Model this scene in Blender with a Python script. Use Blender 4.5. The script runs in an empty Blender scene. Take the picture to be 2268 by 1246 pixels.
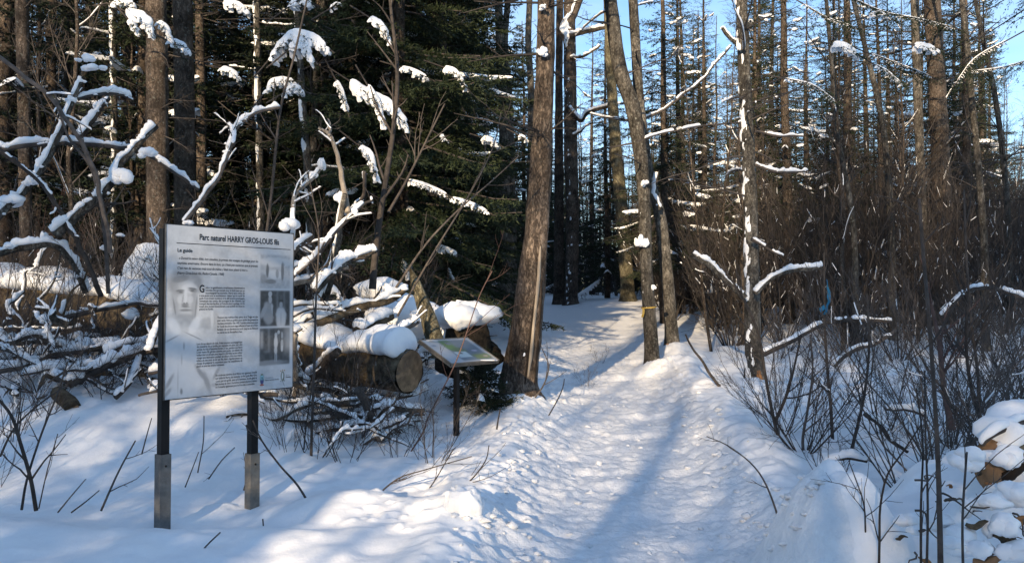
import bpy, math, random
import numpy as np
from mathutils import Vector
rs = np.random.default_rng(7)
random.seed(7)
sc = bpy.context.scene
COL = sc.collection

# ------------------------------------------------------------------ camera, sky, sun
CAMZ, FPX, PITCH = 1.6, 1750.0, math.atan(42/1750)
cam = bpy.data.objects.new('camera', bpy.data.cameras.new('camera')); COL.objects.link(cam)
cam.location = (0, 0, CAMZ); cam.rotation_euler = (math.pi/2+PITCH, 0, 0)
cam.data.sensor_width = 36; cam.data.lens = 36*FPX/2268; cam.data.clip_end = 500; cam.data.clip_start = .05
sc.camera = cam
SUN_AZ, SUN_EL = 198, 16
w = bpy.data.worlds.new('World'); sc.world = w; w.use_nodes = True
nt = w.node_tree; bg = nt.nodes['Background']; sky = nt.nodes.new('ShaderNodeTexSky')
sky.sky_type = 'NISHITA'; sky.sun_disc = False
sky.sun_elevation = math.radians(SUN_EL); sky.sun_rotation = math.radians(SUN_AZ)
sky.air_density = 1.0; sky.dust_density = .1; sky.ozone_density = 2.2
# a thin veil of cirrus over the blue
tc = nt.nodes.new('ShaderNodeTexCoord'); mp = nt.nodes.new('ShaderNodeMapping'); mp.inputs['Scale'].default_value = (2.2, 2.2, 6.5)
no = nt.nodes.new('ShaderNodeTexNoise'); no.inputs['Scale'].default_value = 2.1; no.inputs['Detail'].default_value = 6; no.inputs['Roughness'].default_value = .55
rp = nt.nodes.new('ShaderNodeMapRange'); rp.inputs['From Min'].default_value = .36; rp.inputs['From Max'].default_value = .75; rp.inputs['To Max'].default_value = .55
mx = nt.nodes.new('ShaderNodeMix'); mx.data_type = 'RGBA'; mx.inputs['B'].default_value = (3.4, 4.2, 5.4, 1)
hs = nt.nodes.new('ShaderNodeHueSaturation'); hs.inputs['Saturation'].default_value = 1.12
L = nt.links.new
L(tc.outputs['Generated'], mp.inputs[0]); L(mp.outputs[0], no.inputs['Vector']); L(no.outputs[0], rp.inputs[0])
L(sky.outputs[0], hs.inputs['Color']); L(hs.outputs[0], mx.inputs['A']); L(rp.outputs[0], mx.inputs['Factor']); L(mx.outputs[2], bg.inputs[0])
bg.inputs[1].default_value = .15
sd = bpy.data.lights.new('sun', 'SUN'); sd.energy = 5.0; sd.angle = math.radians(.5); sd.color = (1, .77, .50)
so = bpy.data.objects.new('sun', sd); COL.objects.link(so)
a, e = math.radians(SUN_AZ), math.radians(SUN_EL)
SUND = np.array((math.sin(a)*math.cos(e), math.cos(a)*math.cos(e), math.sin(e)))
so.rotation_euler = Vector(SUND).to_track_quat('Z', 'Y').to_euler()
sc.view_settings.view_transform = 'Standard'; sc.view_settings.look = 'None'; sc.view_settings.gamma = 1
sc.view_settings.use_curve_mapping = False; sc.view_settings.exposure = .78
sc.cycles.max_bounces = 6; sc.cycles.diffuse_bounces = 3

# ------------------------------------------------------------------ helpers
def px(x, y, D):
    f = np.array((0, math.cos(PITCH), math.sin(PITCH))); u = np.array((0, -math.sin(PITCH), math.cos(PITCH)))
    return np.array((0, 0, CAMZ))+D*((x-1134)/FPX*np.array((1., 0, 0))+(623-y)/FPX*u+f)
def line(pts, D=None, D2=None):
    """pixel polyline -> world points; D, D2: depth at its two ends, or a third number on each point"""
    n = len(pts); out = []
    for i, p in enumerate(pts):
        d = p[2] if len(p) > 2 else (D if D2 is None else D+(D2-D)*i/(n-1))
        out.append(px(p[0], p[1], d))
    return np.array(out)
_perm = np.random.default_rng(3).permutation(256); _val = np.random.default_rng(4).random(256)*2-1
def _h(i, j, k): return _val[_perm[(_perm[(_perm[i & 255]+j) & 255]+k) & 255]]
def noise(p):
    p = np.asarray(p, float); i = np.floor(p).astype(int); f = p-i; f = f*f*(3-2*f)
    x, y, z = i[..., 0], i[..., 1], i[..., 2]; u, v, t = f[..., 0], f[..., 1], f[..., 2]
    def l(a, b, t): return a+(b-a)*t
    return l(l(l(_h(x, y, z), _h(x+1, y, z), u), l(_h(x, y+1, z), _h(x+1, y+1, z), u), v),
             l(l(_h(x, y, z+1), _h(x+1, y, z+1), u), l(_h(x, y+1, z+1), _h(x+1, y+1, z+1), u), v), t)
def fbm(p, o=4):
    p = np.asarray(p, float); s = 0; a = 1.
    for k in range(o): s = s+a*noise(p+17.3*k); p = p*2.03; a *= .5
    return s/1.9
def sstep(x, a, b):
    t = np.clip((x-a)/(b-a), 0, 1); return t*t*(3-2*t)
def mesh_data(name, V, faces, mats, smooth=True, midx=None):
    me = bpy.data.meshes.new(name); V = np.asarray(V, np.float32)
    faces = [np.asarray(f, np.int32) for f in faces if len(f)]
    me.vertices.add(len(V)); me.vertices.foreach_set('co', V.ravel())
    tot = np.concatenate([np.full(len(f), f.shape[1], np.int32) for f in faces])
    loops = np.concatenate([f.ravel() for f in faces])
    me.loops.add(len(loops)); me.loops.foreach_set('vertex_index', loops)
    me.polygons.add(len(tot)); me.polygons.foreach_set('loop_start', np.concatenate(([0], np.cumsum(tot)[:-1])).astype(np.int32))
    me.polygons.foreach_set('loop_total', tot)
    for m in (mats if isinstance(mats, (list, tuple)) else [mats]): me.materials.append(m)
    if midx is not None: me.polygons.foreach_set('material_index', np.asarray(midx, np.int32))
    me.polygons.foreach_set('use_smooth', np.full(len(tot), smooth)); me.update(calc_edges=True)
    return me
def tag(o, label=None, cat=None, group=None, kind=None):
    for k, v in (('label', label), ('category', cat), ('group', group), ('kind', kind)):
        if v: o[k] = v
    return o
def mk(name, VF, mat, parent=None, smooth=True, origin=None, midx=None, **tg):
    V, F = VF[0], VF[1]
    if parent is not None and origin is None: V = np.asarray(V)-np.array(parent.location)
    elif origin is not None: V = np.asarray(V)-np.asarray(origin)
    o = bpy.data.objects.new(name, mesh_data(name, V, F, mat, smooth, midx)); COL.objects.link(o)
    if parent is not None: o.parent = parent
    elif origin is not None: o.location = origin
    return tag(o, **tg)
def part(name, me, parent, **tg):
    o = bpy.data.objects.new(name, me); COL.objects.link(o); o.parent = parent; return tag(o, **tg)
def empty(name, loc, rz=0, **tg):
    o = bpy.data.objects.new(name, None); o.location = loc; o.rotation_euler = (0, 0, rz); o.empty_display_size = .2
    COL.objects.link(o); return tag(o, **tg)
def dup(o, parent=None):
    c = o.copy(); COL.objects.link(c)
    if parent is not None: c.parent = parent
    for ch in o.children: dup(ch, c)
    return c
class Acc:
    def __init__(s): s.V = []; s.F = {}; s.n = 0; s.M = {}
    def add(s, VF, mat=0):
        V, F = VF
        if len(V) == 0: return
        for f in F:
            f = np.asarray(f)
            if len(f): s.F.setdefault((f.shape[1], mat), []).append(f+s.n)
        s.V.append(V); s.n += len(V)
    def get(s):
        ks = list(s.F); fs = [np.concatenate(s.F[k]) for k in ks]
        s.midx = np.concatenate([np.full(len(f), k[1]) for k, f in zip(ks, fs)])
        return np.concatenate(s.V), fs
def frames(P, ref=None):
    T = np.gradient(P, axis=-2); T /= np.linalg.norm(T, axis=-1, keepdims=True)+1e-9
    if ref is None:
        m = T.mean(axis=-2, keepdims=True); ref = np.where(np.abs(m[..., 2:3]) > .75, np.array((1., 0, 0)), np.array((0, 0, 1.)))
    N = ref-(ref*T).sum(-1, keepdims=True)*T; N /= np.linalg.norm(N, axis=-1, keepdims=True)+1e-9
    return T, N, np.cross(T, N)
def tubes(P, R, sides=5, cap=False, bump=None):
    """P (K,n,3), R (K,n) -> one mesh of K tubes"""
    P = np.asarray(P, float); R = np.asarray(R, float)
    if P.ndim == 2: P = P[None]; R = R[None]
    K, n = R.shape
    if K == 0: return np.zeros((0, 3)), []
    T, N, B = frames(P)
    a = np.arange(sides)/sides*2*math.pi
    RR = R[..., None]*np.ones(sides)
    if bump is not None: RR = bump(P, RR, a)
    V = P[:, :, None]+(N[:, :, None]*np.cos(a)[:, None]+B[:, :, None]*np.sin(a)[:, None])*RR[..., None]
    V = V.reshape(-1, 3)
    k, i, j = np.meshgrid(np.arange(K), np.arange(n-1), np.arange(sides), indexing='ij')
    j2 = (j+1) % sides; b = (k*n+i)*sides
    F = [np.stack((b+j, b+j2, b+sides+j2, b+sides+j), -1).reshape(-1, 4)]
    if cap:
        c = len(V); V = np.concatenate((V, P[:, 0], P[:, -1])); jj = np.arange(sides)
        for k in range(K):
            b0 = k*n*sides; b1 = b0+(n-1)*sides
            F.append(np.stack((np.full(sides, c+k), b0+(jj+1) % sides, b0+jj), -1))
            F.append(np.stack((np.full(sides, c+K+k), b1+jj, b1+(jj+1) % sides), -1))
    return V, F
def resample(P, r, ds):
    P = np.asarray(P, float); r = np.asarray(r, float)
    n0 = len(P)
    if n0 > 2:   # catmull-rom
        Q = np.concatenate((2*P[:1]-P[1:2], P, 2*P[-1:]-P[-2:-1])); out = []; rr = []
        for i in range(n0-1):
            p0, p1, p2, p3 = Q[i:i+4]
            m = max(2, int(np.linalg.norm(p2-p1)/ds)+1); t = np.linspace(0, 1, m, endpoint=False)[:, None]
            out.append(.5*(2*p1+(p2-p0)*t+(2*p0-5*p1+4*p2-p3)*t*t+(3*p1-p0-3*p2+p3)*t**3)); rr.append(r[i]+(r[i+1]-r[i])*t[:, 0])
        out.append(P[-1:]); rr.append(r[-1:])
        return np.concatenate(out), np.concatenate(rr)
    m = max(3, int(np.linalg.norm(P[1]-P[0])/ds)+1); t = np.linspace(0, 1, m)
    return P[0]+(P[1]-P[0])*t[:, None], r[0]+(r[1]-r[0])*t
def barkbump(amp, seed=0, fr=(9, 9, 3)):
    def b(P, RR, a):
        K, n = RR.shape[:2]
        s = P[..., 2]*1.0+P[..., 0]*.3+P[..., 1]*.3
        c = np.stack((np.broadcast_to(np.cos(a)*2.2, RR.shape)+seed, np.broadcast_to(np.sin(a)*2.2, RR.shape), np.broadcast_to(s[..., None]*fr[2], RR.shape)), -1)
        return RR*(1+amp*fbm(c, 3))
    return b
WIND = np.array((-.3, -.62, 0))
def snowcap(P, r, h, seed=0, gap=.0, wid=1.0, lump=.5, fs=3.0, ref=None, m=10):
    """snow lying along a limb: separate rounded lengths with uneven height; P (n,3) r (n,)"""
    ds = max(.012, min(.05, float(np.mean(r))*.7+h*.15)); P, r = resample(P, r, ds); n = len(P)
    if n < 4: return np.zeros((0, 3)), []
    T, N, B = frames(P[None], ref=(np.array((0, 0, 1.))+WIND*.45) if ref is None else ref); T, N, B = T[0], N[0], B[0]
    s = np.arange(n)*ds
    q = np.stack((s*fs, np.full(n, seed*3.7), np.full(n, seed*1.3)), -1)
    nz = fbm(q, 3)
    steep = np.clip(1-np.abs(T[:, 2]), 0, 1)**.5
    nz2 = noise(q*np.array((9, 1, 1))+11)
    nz3 = noise(q*np.array((2.6, 1, 1))/(h/.05)+71)
    hh = h*np.clip(1+lump*(nz*1.5+nz2*.4+nz3*.9), .15, 2.4)*(.35+.65*steep)
    on = (fbm(q*.8+31, 2) > (gap*2-1)*.62) if gap > 0 else np.ones(n, bool)
    acc = Acc(); i = 0
    while i < n:
        if not on[i]: i += 1; continue
        j = i
        while j+1 < n and on[j+1]: j += 1
        if j-i >= 3:
            k = np.arange(i, j+1); d = np.minimum(k-i, j-k)*ds; e = np.clip(d/(h*.9+r[k]*.5+1e-6), 0, 1); e = np.sqrt(1-(1-e)**2)
            hk = hh[k]*e; H = (hk*.5+r[k]*.2)*np.maximum(e, .05); W = (r[k]*.92+hk*.20)*wid*np.maximum(e, .05)
            C = P[k]+N[k]*(r[k]*.62+hk*.5)[:, None]+B[k]*(fbm(q[k]*1.7+50, 2)*r[k]*.35)[:, None]
            a = np.arange(m)/m*2*math.pi; ca, sa = np.cos(a), np.sin(a); ca = np.where(ca < 0, ca*.8, ca)
            V = C[:, None]+N[k][:, None]*(H[:, None]*ca)[..., None]+B[k][:, None]*(W[:, None]*sa)[..., None]
            dn = fbm(V*(.16/(h+.015))+seed, 2)
            dn2 = noise(V*(.5/(h+.015))+seed+9)
            V = V+(V-C[:, None])*np.clip(dn*.75*lump+dn2*.28*lump, -.5, .9)[..., None]
            kk = len(k); ii, jj = np.meshgrid(np.arange(kk-1), np.arange(m), indexing='ij'); b = ii*m
            acc.add((V.reshape(-1, 3), [np.stack((b+jj, b+(jj+1) % m, b+m+(jj+1) % m, b+m+jj), -1).reshape(-1, 4)]))
        i = j+1
    return acc.get() if acc.n else (np.zeros((0, 3)), [])
def patches(P, r, az, width, thick, dens=.5, seed=0, fz=5, fa=3.):
    """snow stuck on the side of a trunk facing angle az: raised uneven flakes"""
    P, r = resample(P, r, .03); n = len(P); na = 14
    a = az+np.linspace(-width, width, na)
    out = np.stack((np.cos(a), np.sin(a), np.zeros(na)), -1)
    z = np.arange(n)*.03
    q = np.stack(np.broadcast_arrays(z[:, None]*fz, (a*fa*r.mean()*6)[None], seed*5.), -1)
    th = fbm(q, 3)+ (dens*2-1) - (np.abs(a-az)/width)[None]**2*.7
    on = th > 0; t = np.clip(th*2.2, 0, 1)**.5*thick
    V = P[:, None]+out[None]*(r[:, None]*1.0-.006+t)[..., None]
    i, j = np.meshgrid(np.arange(n-1), np.arange(na-1), indexing='ij')
    keep = on[:-1, :-1] | on[1:, :-1] | on[:-1, 1:] | on[1:, 1:]
    b = i*na+j; F = np.stack((b, b+1, b+na+1, b+na), -1)[keep]
    return V.reshape(-1, 3), [F]
def blob(c, R, seed=0, amp=.3, fq=1., n=(14, 22), flat=None, ax=None):
    """uneven rounded lump; R radii along its axes, ax rotation matrix rows"""
    th = np.linspace(0, math.pi, n[0]); ph = np.arange(n[1])/n[1]*2*math.pi
    D = np.stack((np.sin(th)[:, None]*np.cos(ph), np.sin(th)[:, None]*np.sin(ph), np.cos(th)[:, None]*np.ones(n[1])), -1)
    k = 1+amp*fbm(D*1.7*fq+seed*7.7, 3)
    V = D*k[..., None]
    if flat is not None: V[..., 2] = np.where(V[..., 2] < 0, V[..., 2]*flat, V[..., 2])
    V = V*np.asarray(R)
    if ax is not None: V = V@np.asarray(ax)
    V = V.reshape(-1, 3)+np.asarray(c)
    i, j = np.meshgrid(np.arange(n[0]-1), np.arange(n[1]), indexing='ij'); b = i*n[1]; j2 = (j+1) % n[1]
    return V, [np.stack((b+j, b+n[1]+j, b+n[1]+j2, b+j2), -1).reshape(-1, 4)]
def clump(c, R, seed=0, k=6, n=(8, 12)):
    """several soft lumps run together"""
    g = np.random.default_rng(seed+1000); A = Acc(); R = np.asarray(R, float); c = np.asarray(c, float)
    for i in range(k):
        o = g.normal(size=3)*.42*R*(0 if i == 0 else 1); o[2] = -abs(o[2])*.8 if i else 0
        A.add(blob(c+o, R*g.uniform(.35, .7, 3)*(1.25 if i == 0 else 1), seed+i, .45, 1.3, n=n))
    return A.get()
def box(x0, x1, y0, y1, z0, z1):
    V = np.array([(x, y, z) for z in (z0, z1) for y in (y0, y1) for x in (x0, x1)], float)
    return V, [np.array([(0, 2, 3, 1), (4, 5, 7, 6), (0, 1, 5, 4), (2, 6, 7, 3), (0, 4, 6, 2), (1, 3, 7, 5)])]

# ------------------------------------------------------------------ materials
def material(name, base, rough=.9, c2=None, scale=8., stretch=(1, 1, 1), bump=0., bscale=None, detail=5, obj_var=0., spec=.2, dist=.02, lo=.35, hi=.65, c3=None, coord='Object', sub=0):
    m = bpy.data.materials.new(name); m.use_nodes = True; nt = m.node_tree; N = nt.nodes; L = nt.links.new
    b = N['Principled BSDF']; b.inputs['Roughness'].default_value = rough; b.inputs['Specular IOR Level'].default_value = spec
    b.inputs['Base Color'].default_value = (*base, 1)
    if sub: b.inputs['Subsurface Weight'].default_value = sub; b.inputs['Subsurface Radius'].default_value = (.02, .03, .04); b.inputs['Subsurface Scale'].default_value = 1
    tc = N.new('ShaderNodeTexCoord'); mp = N.new('ShaderNodeMapping'); mp.inputs['Scale'].default_value = stretch
    L(tc.outputs[coord], mp.inputs[0])
    no = N.new('ShaderNodeTexNoise'); no.inputs['Scale'].default_value = scale; no.inputs['Detail'].default_value = detail; no.inputs['Roughness'].default_value = .62
    L(mp.outputs[0], no.inputs['Vector'])
    out = None
    if c2 is not None:
        r = N.new('ShaderNodeValToRGB'); r.color_ramp.elements[0].position = lo; r.color_ramp.elements[1].position = hi
        r.color_ramp.elements[0].color = (*base, 1); r.color_ramp.elements[1].color = (*c2, 1)
        if c3 is not None: el = r.color_ramp.elements.new((lo+hi)/2); el.color = (*c3, 1)
        L(no.outputs[0], r.inputs[0]); out = r.outputs[0]
    if obj_var:
        oi = N.new('ShaderNodeObjectInfo'); mr = N.new('ShaderNodeMapRange'); mr.inputs['To Min'].default_value = 1-obj_var; mr.inputs['To Max'].default_value = 1+obj_var
        h = N.new('ShaderNodeHueSaturation'); L(oi.outputs['Random'], mr.inputs[0]); L(mr.outputs[0], h.inputs['Value'])
        if out is not None: L(out, h.inputs['Color'])
        else: h.inputs['Color'].default_value = (*base, 1)
        out = h.outputs[0]
    if out is not None: L(out, b.inputs['Base Color'])
    if bump:
        n2 = N.new('ShaderNodeTexNoise'); n2.inputs['Scale'].default_value = bscale or scale; n2.inputs['Detail'].default_value = 6; n2.inputs['Roughness'].default_value = .65
        L(mp.outputs[0], n2.inputs['Vector'])
        bp = N.new('ShaderNodeBump'); bp.inputs['Strength'].default_value = bump; bp.inputs['Distance'].default_value = dist
        L(n2.outputs[0], bp.inputs['Height']); L(bp.outputs[0], b.inputs['Normal'])
    return m
def barkmat(name, c1, c2, c3, sc_=10, stretch=(1, 1, .4), var=.2, bump=.9, lich=.45):
    """plated bark: voronoi cells stretched up the stem under noise"""
    m = material(name, c1, .92, c2, sc_*2.2, stretch, bump=0, c3=c3, obj_var=var); nt = m.node_tree; N = nt.nodes; L = nt.links.new
    mp = next(n for n in N if n.type == 'MAPPING')
    v = N.new('ShaderNodeTexVoronoi'); v.inputs['Scale'].default_value = sc_*2.6; v.feature = 'DISTANCE_TO_EDGE'
    n2 = N.new('ShaderNodeTexNoise'); n2.inputs['Scale'].default_value = sc_*5; n2.inputs['Detail'].default_value = 5
    wv = N.new('ShaderNodeVectorMath'); wv.operation = 'MULTIPLY_ADD'; wv.inputs[1].default_value = (.12, .12, .12)
    L(n2.outputs['Color'], wv.inputs[0]); L(mp.outputs[0], wv.inputs[2]); L(wv.outputs[0], v.inputs['Vector']); L(mp.outputs[0], n2.inputs['Vector'])
    mr = N.new('ShaderNodeMapRange'); mr.inputs['From Max'].default_value = .16; L(v.outputs['Distance'], mr.inputs[0])
    ad = N.new('ShaderNodeMath'); ad.operation = 'MULTIPLY_ADD'; ad.inputs[1].default_value = .6; L(n2.outputs[0], ad.inputs[0]); L(mr.outputs[0], ad.inputs[2])
    bp = N.new('ShaderNodeBump'); bp.inputs['Strength'].default_value = bump; bp.inputs['Distance'].default_value = .014
    b = N['Principled BSDF']; L(ad.outputs[0], bp.inputs['Height']); L(bp.outputs[0], b.inputs['Normal'])
    src = b.inputs['Base Color'].links[0].from_socket
    mm = N.new('ShaderNodeMix'); mm.data_type = 'RGBA'; mm.blend_type = 'MULTIPLY'; mm.inputs['Factor'].default_value = .65
    mr2 = N.new('ShaderNodeMapRange'); mr2.inputs['To Min'].default_value = .35; L(mr.outputs[0], mr2.inputs[0])
    L(src, mm.inputs['A']); L(mr2.outputs[0], mm.inputs['B'])
    tc = next(n for n in N if n.type == 'TEX_COORD'); n3 = N.new('ShaderNodeTexNoise'); n3.inputs['Scale'].default_value = 2.6; n3.inputs['Detail'].default_value = 4; L(tc.outputs['Object'], n3.inputs['Vector'])
    m3 = N.new('ShaderNodeMapRange'); m3.inputs['From Min'].default_value = .35; m3.inputs['From Max'].default_value = .65; m3.inputs['To Min'].default_value = .45; m3.inputs['To Max'].default_value = 1.25; L(n3.outputs[0], m3.inputs[0])
    m4 = N.new('ShaderNodeMix'); m4.data_type = 'RGBA'; m4.blend_type = 'MULTIPLY'; m4.inputs['Factor'].default_value = 1; L(mm.outputs[2], m4.inputs['A']); L(m3.outputs[0], m4.inputs['B'])
    n5 = N.new('ShaderNodeTexNoise'); n5.inputs['Scale'].default_value = 24; n5.inputs['Detail'].default_value = 3; L(tc.outputs['Object'], n5.inputs['Vector'])
    m5 = N.new('ShaderNodeMapRange'); m5.inputs['From Min'].default_value = .60; m5.inputs['From Max'].default_value = .68; m5.inputs['To Max'].default_value = lich; L(n5.outputs[0], m5.inputs[0])
    m6 = N.new('ShaderNodeMix'); m6.data_type = 'RGBA'; m6.inputs['B'].default_value = (.30, .31, .27, 1); L(m5.outputs[0], m6.inputs['Factor']); L(m4.outputs[2], m6.inputs['A']); L(m6.outputs[2], b.inputs['Base Color'])
    return m
M = {}
M['snow'] = material('snow', (.80, .82, .85), .55, (.86, .87, .88), 3, bump=.35, bscale=28, dist=.012, spec=.35)
M['snowpath'] = material('trodden_snow', (.76, .78, .81), .5, (.86, .87, .88), 14, bump=.75, bscale=34, dist=.02, spec=.45)
M['snowcap'] = material('soft_snow', (.80, .82, .85), .6, (.87, .88, .89), 9, bump=.5, bscale=55, dist=.008, spec=.3)
M['bark'] = barkmat('spruce_bark', (.075, .058, .045), (.19, .15, .12), (.125, .098, .078))
M['barkbig'] = barkmat('ridged_bark', (.075, .058, .046), (.23, .18, .14), (.15, .115, .09), 8, (1, 1, .3), 0, 1., .15)
M['barkgrey'] = barkmat('grey_bark', (.065, .058, .05), (.21, .19, .165), (.13, .118, .10), 8)
M['barkmoss'] = barkmat('mossy_bark', (.10, .085, .05), (.26, .24, .16), (.17, .15, .10), 9)
M['barklog'] = material('log_bark', (.035, .027, .02), .95, (.19, .15, .10), 9, (1, 1, 1), bump=1., bscale=22, dist=.05, c3=(.09, .07, .046))
M['wood'] = material('bare_wood', (.32, .20, .11), .8, (.50, .36, .22), 6, (1, 1, .2), bump=.5, bscale=30)
M['pale'] = material('pale_dead_wood', (.15, .125, .10), .85, (.38, .33, .27), 9, (1, 1, .08), bump=.8, bscale=26)
M['groove'] = material('dark_crack', (.02, .015, .012), .95)
M['rust'] = material('orange_rotten_bark', (.20, .09, .04), .95, (.34, .17, .07), 14, bump=.8, bscale=30)
M['twig'] = material('twig_bark', (.048, .041, .037), .85, (.11, .094, .084), 12, obj_var=.35)
M['twigdark'] = material('dark_twig_bark', (.036, .031, .029), .8, (.08, .069, .062), 12, obj_var=.3)
M['twigred'] = material('reddish_twig_bark', (.08, .048, .042), .8, (.14, .085, .07), 12, obj_var=.3)
M['needle'] = material('spruce_needles', (.010, .017, .009), .7, (.030, .042, .017), 3.0, obj_var=.35, spec=.25)
M['needlelit'] = material('sunlit_needles', (.05, .065, .018), .7, (.10, .12, .035), 5.0, spec=.25)  # lighter needle copy with sunlight put into its colour
M['leafdead'] = material('dead_leaves', (.18, .07, .03), .85, (.30, .13, .05), 20)

# ------------------------------------------------------------------ ground height
PZ_Y = np.array((-60, 0, 5, 6, 8.5, 11, 14, 20, 30, 40, 60, 130)); PZ_Z = np.array((-.2, 0, 0, -.02, .10, .25, .42, .80, 1.46, 1.85, 2.05, 2.4))
PX_Y = np.array((-20, 2, 4.8, 8, 12, 18, 25, 33, 45)); PX_X = np.array((.3, .55, .80, 1.12, 1.55, 1.95, 1.85, 1.2, -1.5))
PW_Y = np.array((-20, 4.8, 8, 12, 18, 45)); PW_W = np.array((.95, .95, .98, .95, 1.2, 1.5))
def ground(x, y, fine=True):
    x = np.asarray(x, float); y = np.asarray(y, float)
    z = np.interp(y, PZ_Y, PZ_Z)
    cx = np.interp(y, PX_Y, PX_X); w = np.interp(y, PW_Y, PW_W); d = (x-cx)/w; ad = np.abs(d)
    P3 = np.stack(np.broadcast_arrays(x, y, 0*x), -1)
    n1 = fbm(P3*.45+5, 3); n2 = fbm(P3*1.7+9, 3)
    off = sstep(ad, .85, 1.5)
    z = z-.10*(1-sstep(ad, .35, 1.15))+off*(.07+.10*n1+.035*n2)
    z = z+(.10+.05*noise(P3*2.2+4))*np.exp(-((d-1.25)/.30)**2)*(1-sstep(y, 14, 22))+.07*np.exp(-((d+1.25)/.3)**2)
    # left bank below the brush pile
    z = z+.52*sstep(y, 6.0, 8.4)*sstep(-x, 1.5, 2.9)*(1-.4*sstep(y, 11, 16))
    z = z+.10*np.exp(-((y-5.15-.1*n1)/.28)**2)*sstep(-x, .2, 2.6)
    z = z+.12*np.exp(-(((y-5.75+.25*(x+1))/.32)**2))*sstep(-x, -.0, .5)*(1-sstep(-x, 1.6, 2.4))
    # humps at trunk feet
    for (hx, hy, hr, hh) in ((2.45, 13.6, .45, .16), (.05, 10.2, .55, .10), (3.35, 11.2, .5, .16), (3.1, 15.3, .5, .1), (-.15, 5.55, .22, .05)):
        z = z+hh*np.exp(-((x-hx)**2+(y-hy)**2)/hr**2)
    # snow-buried stump and uprooted heap at the lower right
    z = z+.46*np.exp(-np.abs((x-1.77)/.27)**3.6-np.abs((y-4.52)/.40)**3.4)
    z = z+.05*np.exp(-((x-1.65)/.5)**2-((y-4.3)/.5)**2)
    hp = np.exp(-np.abs((x-3.02)/.66)**2.4-np.abs((y-4.85)/.62)**2.6)
    z = z+hp*(.66+.26*fbm(P3*2.9+3, 3)+.05*noise(P3*9))+.14*np.exp(-((x-2.25)/.3)**2-((y-4.4)/.3)**2)
    z = z-.13*np.exp(-((x+2.35)/.8)**2-((y-5.45)/.45)**2)-.10*np.exp(-((x+2.0)/.5)**2-((y-6.1)/.4)**2)
    # hollow round the lectern, and uneven forest floor to either side
    z = z-.05*np.exp(-((x+.56)**2+(y-8.5)**2)/.4)
    z = z+sstep(ad, 2.5, 5)*sstep(y, 8, 14)*(.10*n2+.16*n1)
    if fine:
        near = 1-sstep(y, 12, 26); inside = 1-sstep(ad+.25*n2, .7, 1.35)
        Q = P3.copy(); Q[..., 1] *= 1.25; Q[..., :2] += .03*noise(P3*9)[..., None]
        c1 = np.abs(noise(Q*7.5+3)); c2 = np.abs(noise(Q*15+8)); c3 = noise(Q*30+2)
        foot = np.clip(-noise(Q*3.1+40), 0, 1)
        c4 = np.clip(noise(Q*11+55)*1.6, -.2, 1)
        rough = (.020*np.sqrt(c1+.02)+.018*np.sqrt(c2+.01)+.007*c3-.05*foot+.010*c4+.02*noise(Q*1.8+6))
        edge = np.exp(-((ad-1.0-.15*n1)/(.3+.25*np.clip(n2, 0, 1)))**2)
        z = z+near*(inside*rough*1.0+edge*(.045*np.clip(noise(Q*7+77)+.1, 0, 1)+.007*c3+.028*np.clip(noise(Q*15+7), 0, 1)))
        z = z+off*(.022*noise(P3*4+60)+.012*noise(P3*9+20)+.01*np.clip(noise(P3*15+33)-.35, 0, 1)*4*sstep(noise(P3*1.3+3), .0, .4))*near
        z = z+off*sstep(x, -1, 1)*near*.02*fbm(P3*4+2, 2)
    return z
def gz(x, y): return float(ground(np.array([x]), np.array([y]), False)[0])

def spaced(a, b, f):
    out = [a]
    while out[-1] < b: out.append(out[-1]+f(out[-1]))
    return np.array(out)
ys = spaced(-60, 130, lambda y: 2.5 if y < -6 else .5 if y < 1 else .05 if y < 3.9 else .02+.0055*max(0, y-5.5) if y < 16 else .08+.02*(y-16) if y < 60 else 3)
xs = spaced(-90, 90, lambda x: 3 if abs(x) > 25 else .5 if abs(x) > 12 else .10 if abs(x) > 5 else .045 if (x < -1.2 or x > 3.2) else .021)
X, Y = np.meshgrid(xs, ys); Z = ground(X, Y)
nx, ny = len(xs), len(ys)
i, j = np.meshgrid(np.arange(ny-1), np.arange(nx-1), indexing='ij'); b = i*nx+j
F = np.stack((b, b+1, b+nx+1, b+nx), -1)
xc = (X[:-1, :-1]+X[1:, 1:])/2; yc = (Y[:-1, :-1]+Y[1:, 1:])/2
pm = (np.abs(xc-np.interp(yc, PX_Y, PX_X)) < np.interp(yc, PW_Y, PW_W)*1.08) & (yc < 44)
V = np.stack((X, Y, Z), -1).reshape(-1, 3)
def sub(V, F):
    u, inv = np.unique(F.ravel(), return_inverse=True); return V[u], [inv.reshape(F.shape)]
mk('snow_ground', sub(V, F[~pm]), M['snow'], kind='structure', label='deep untrodden snow on the forest floor beside the path')
mk('trodden_path', sub(V, F[pm]), M['snowpath'], kind='structure', label='trodden snowy footpath winding away between the trees')
print('ground', nx*ny)
exec_marker = 0
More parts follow.
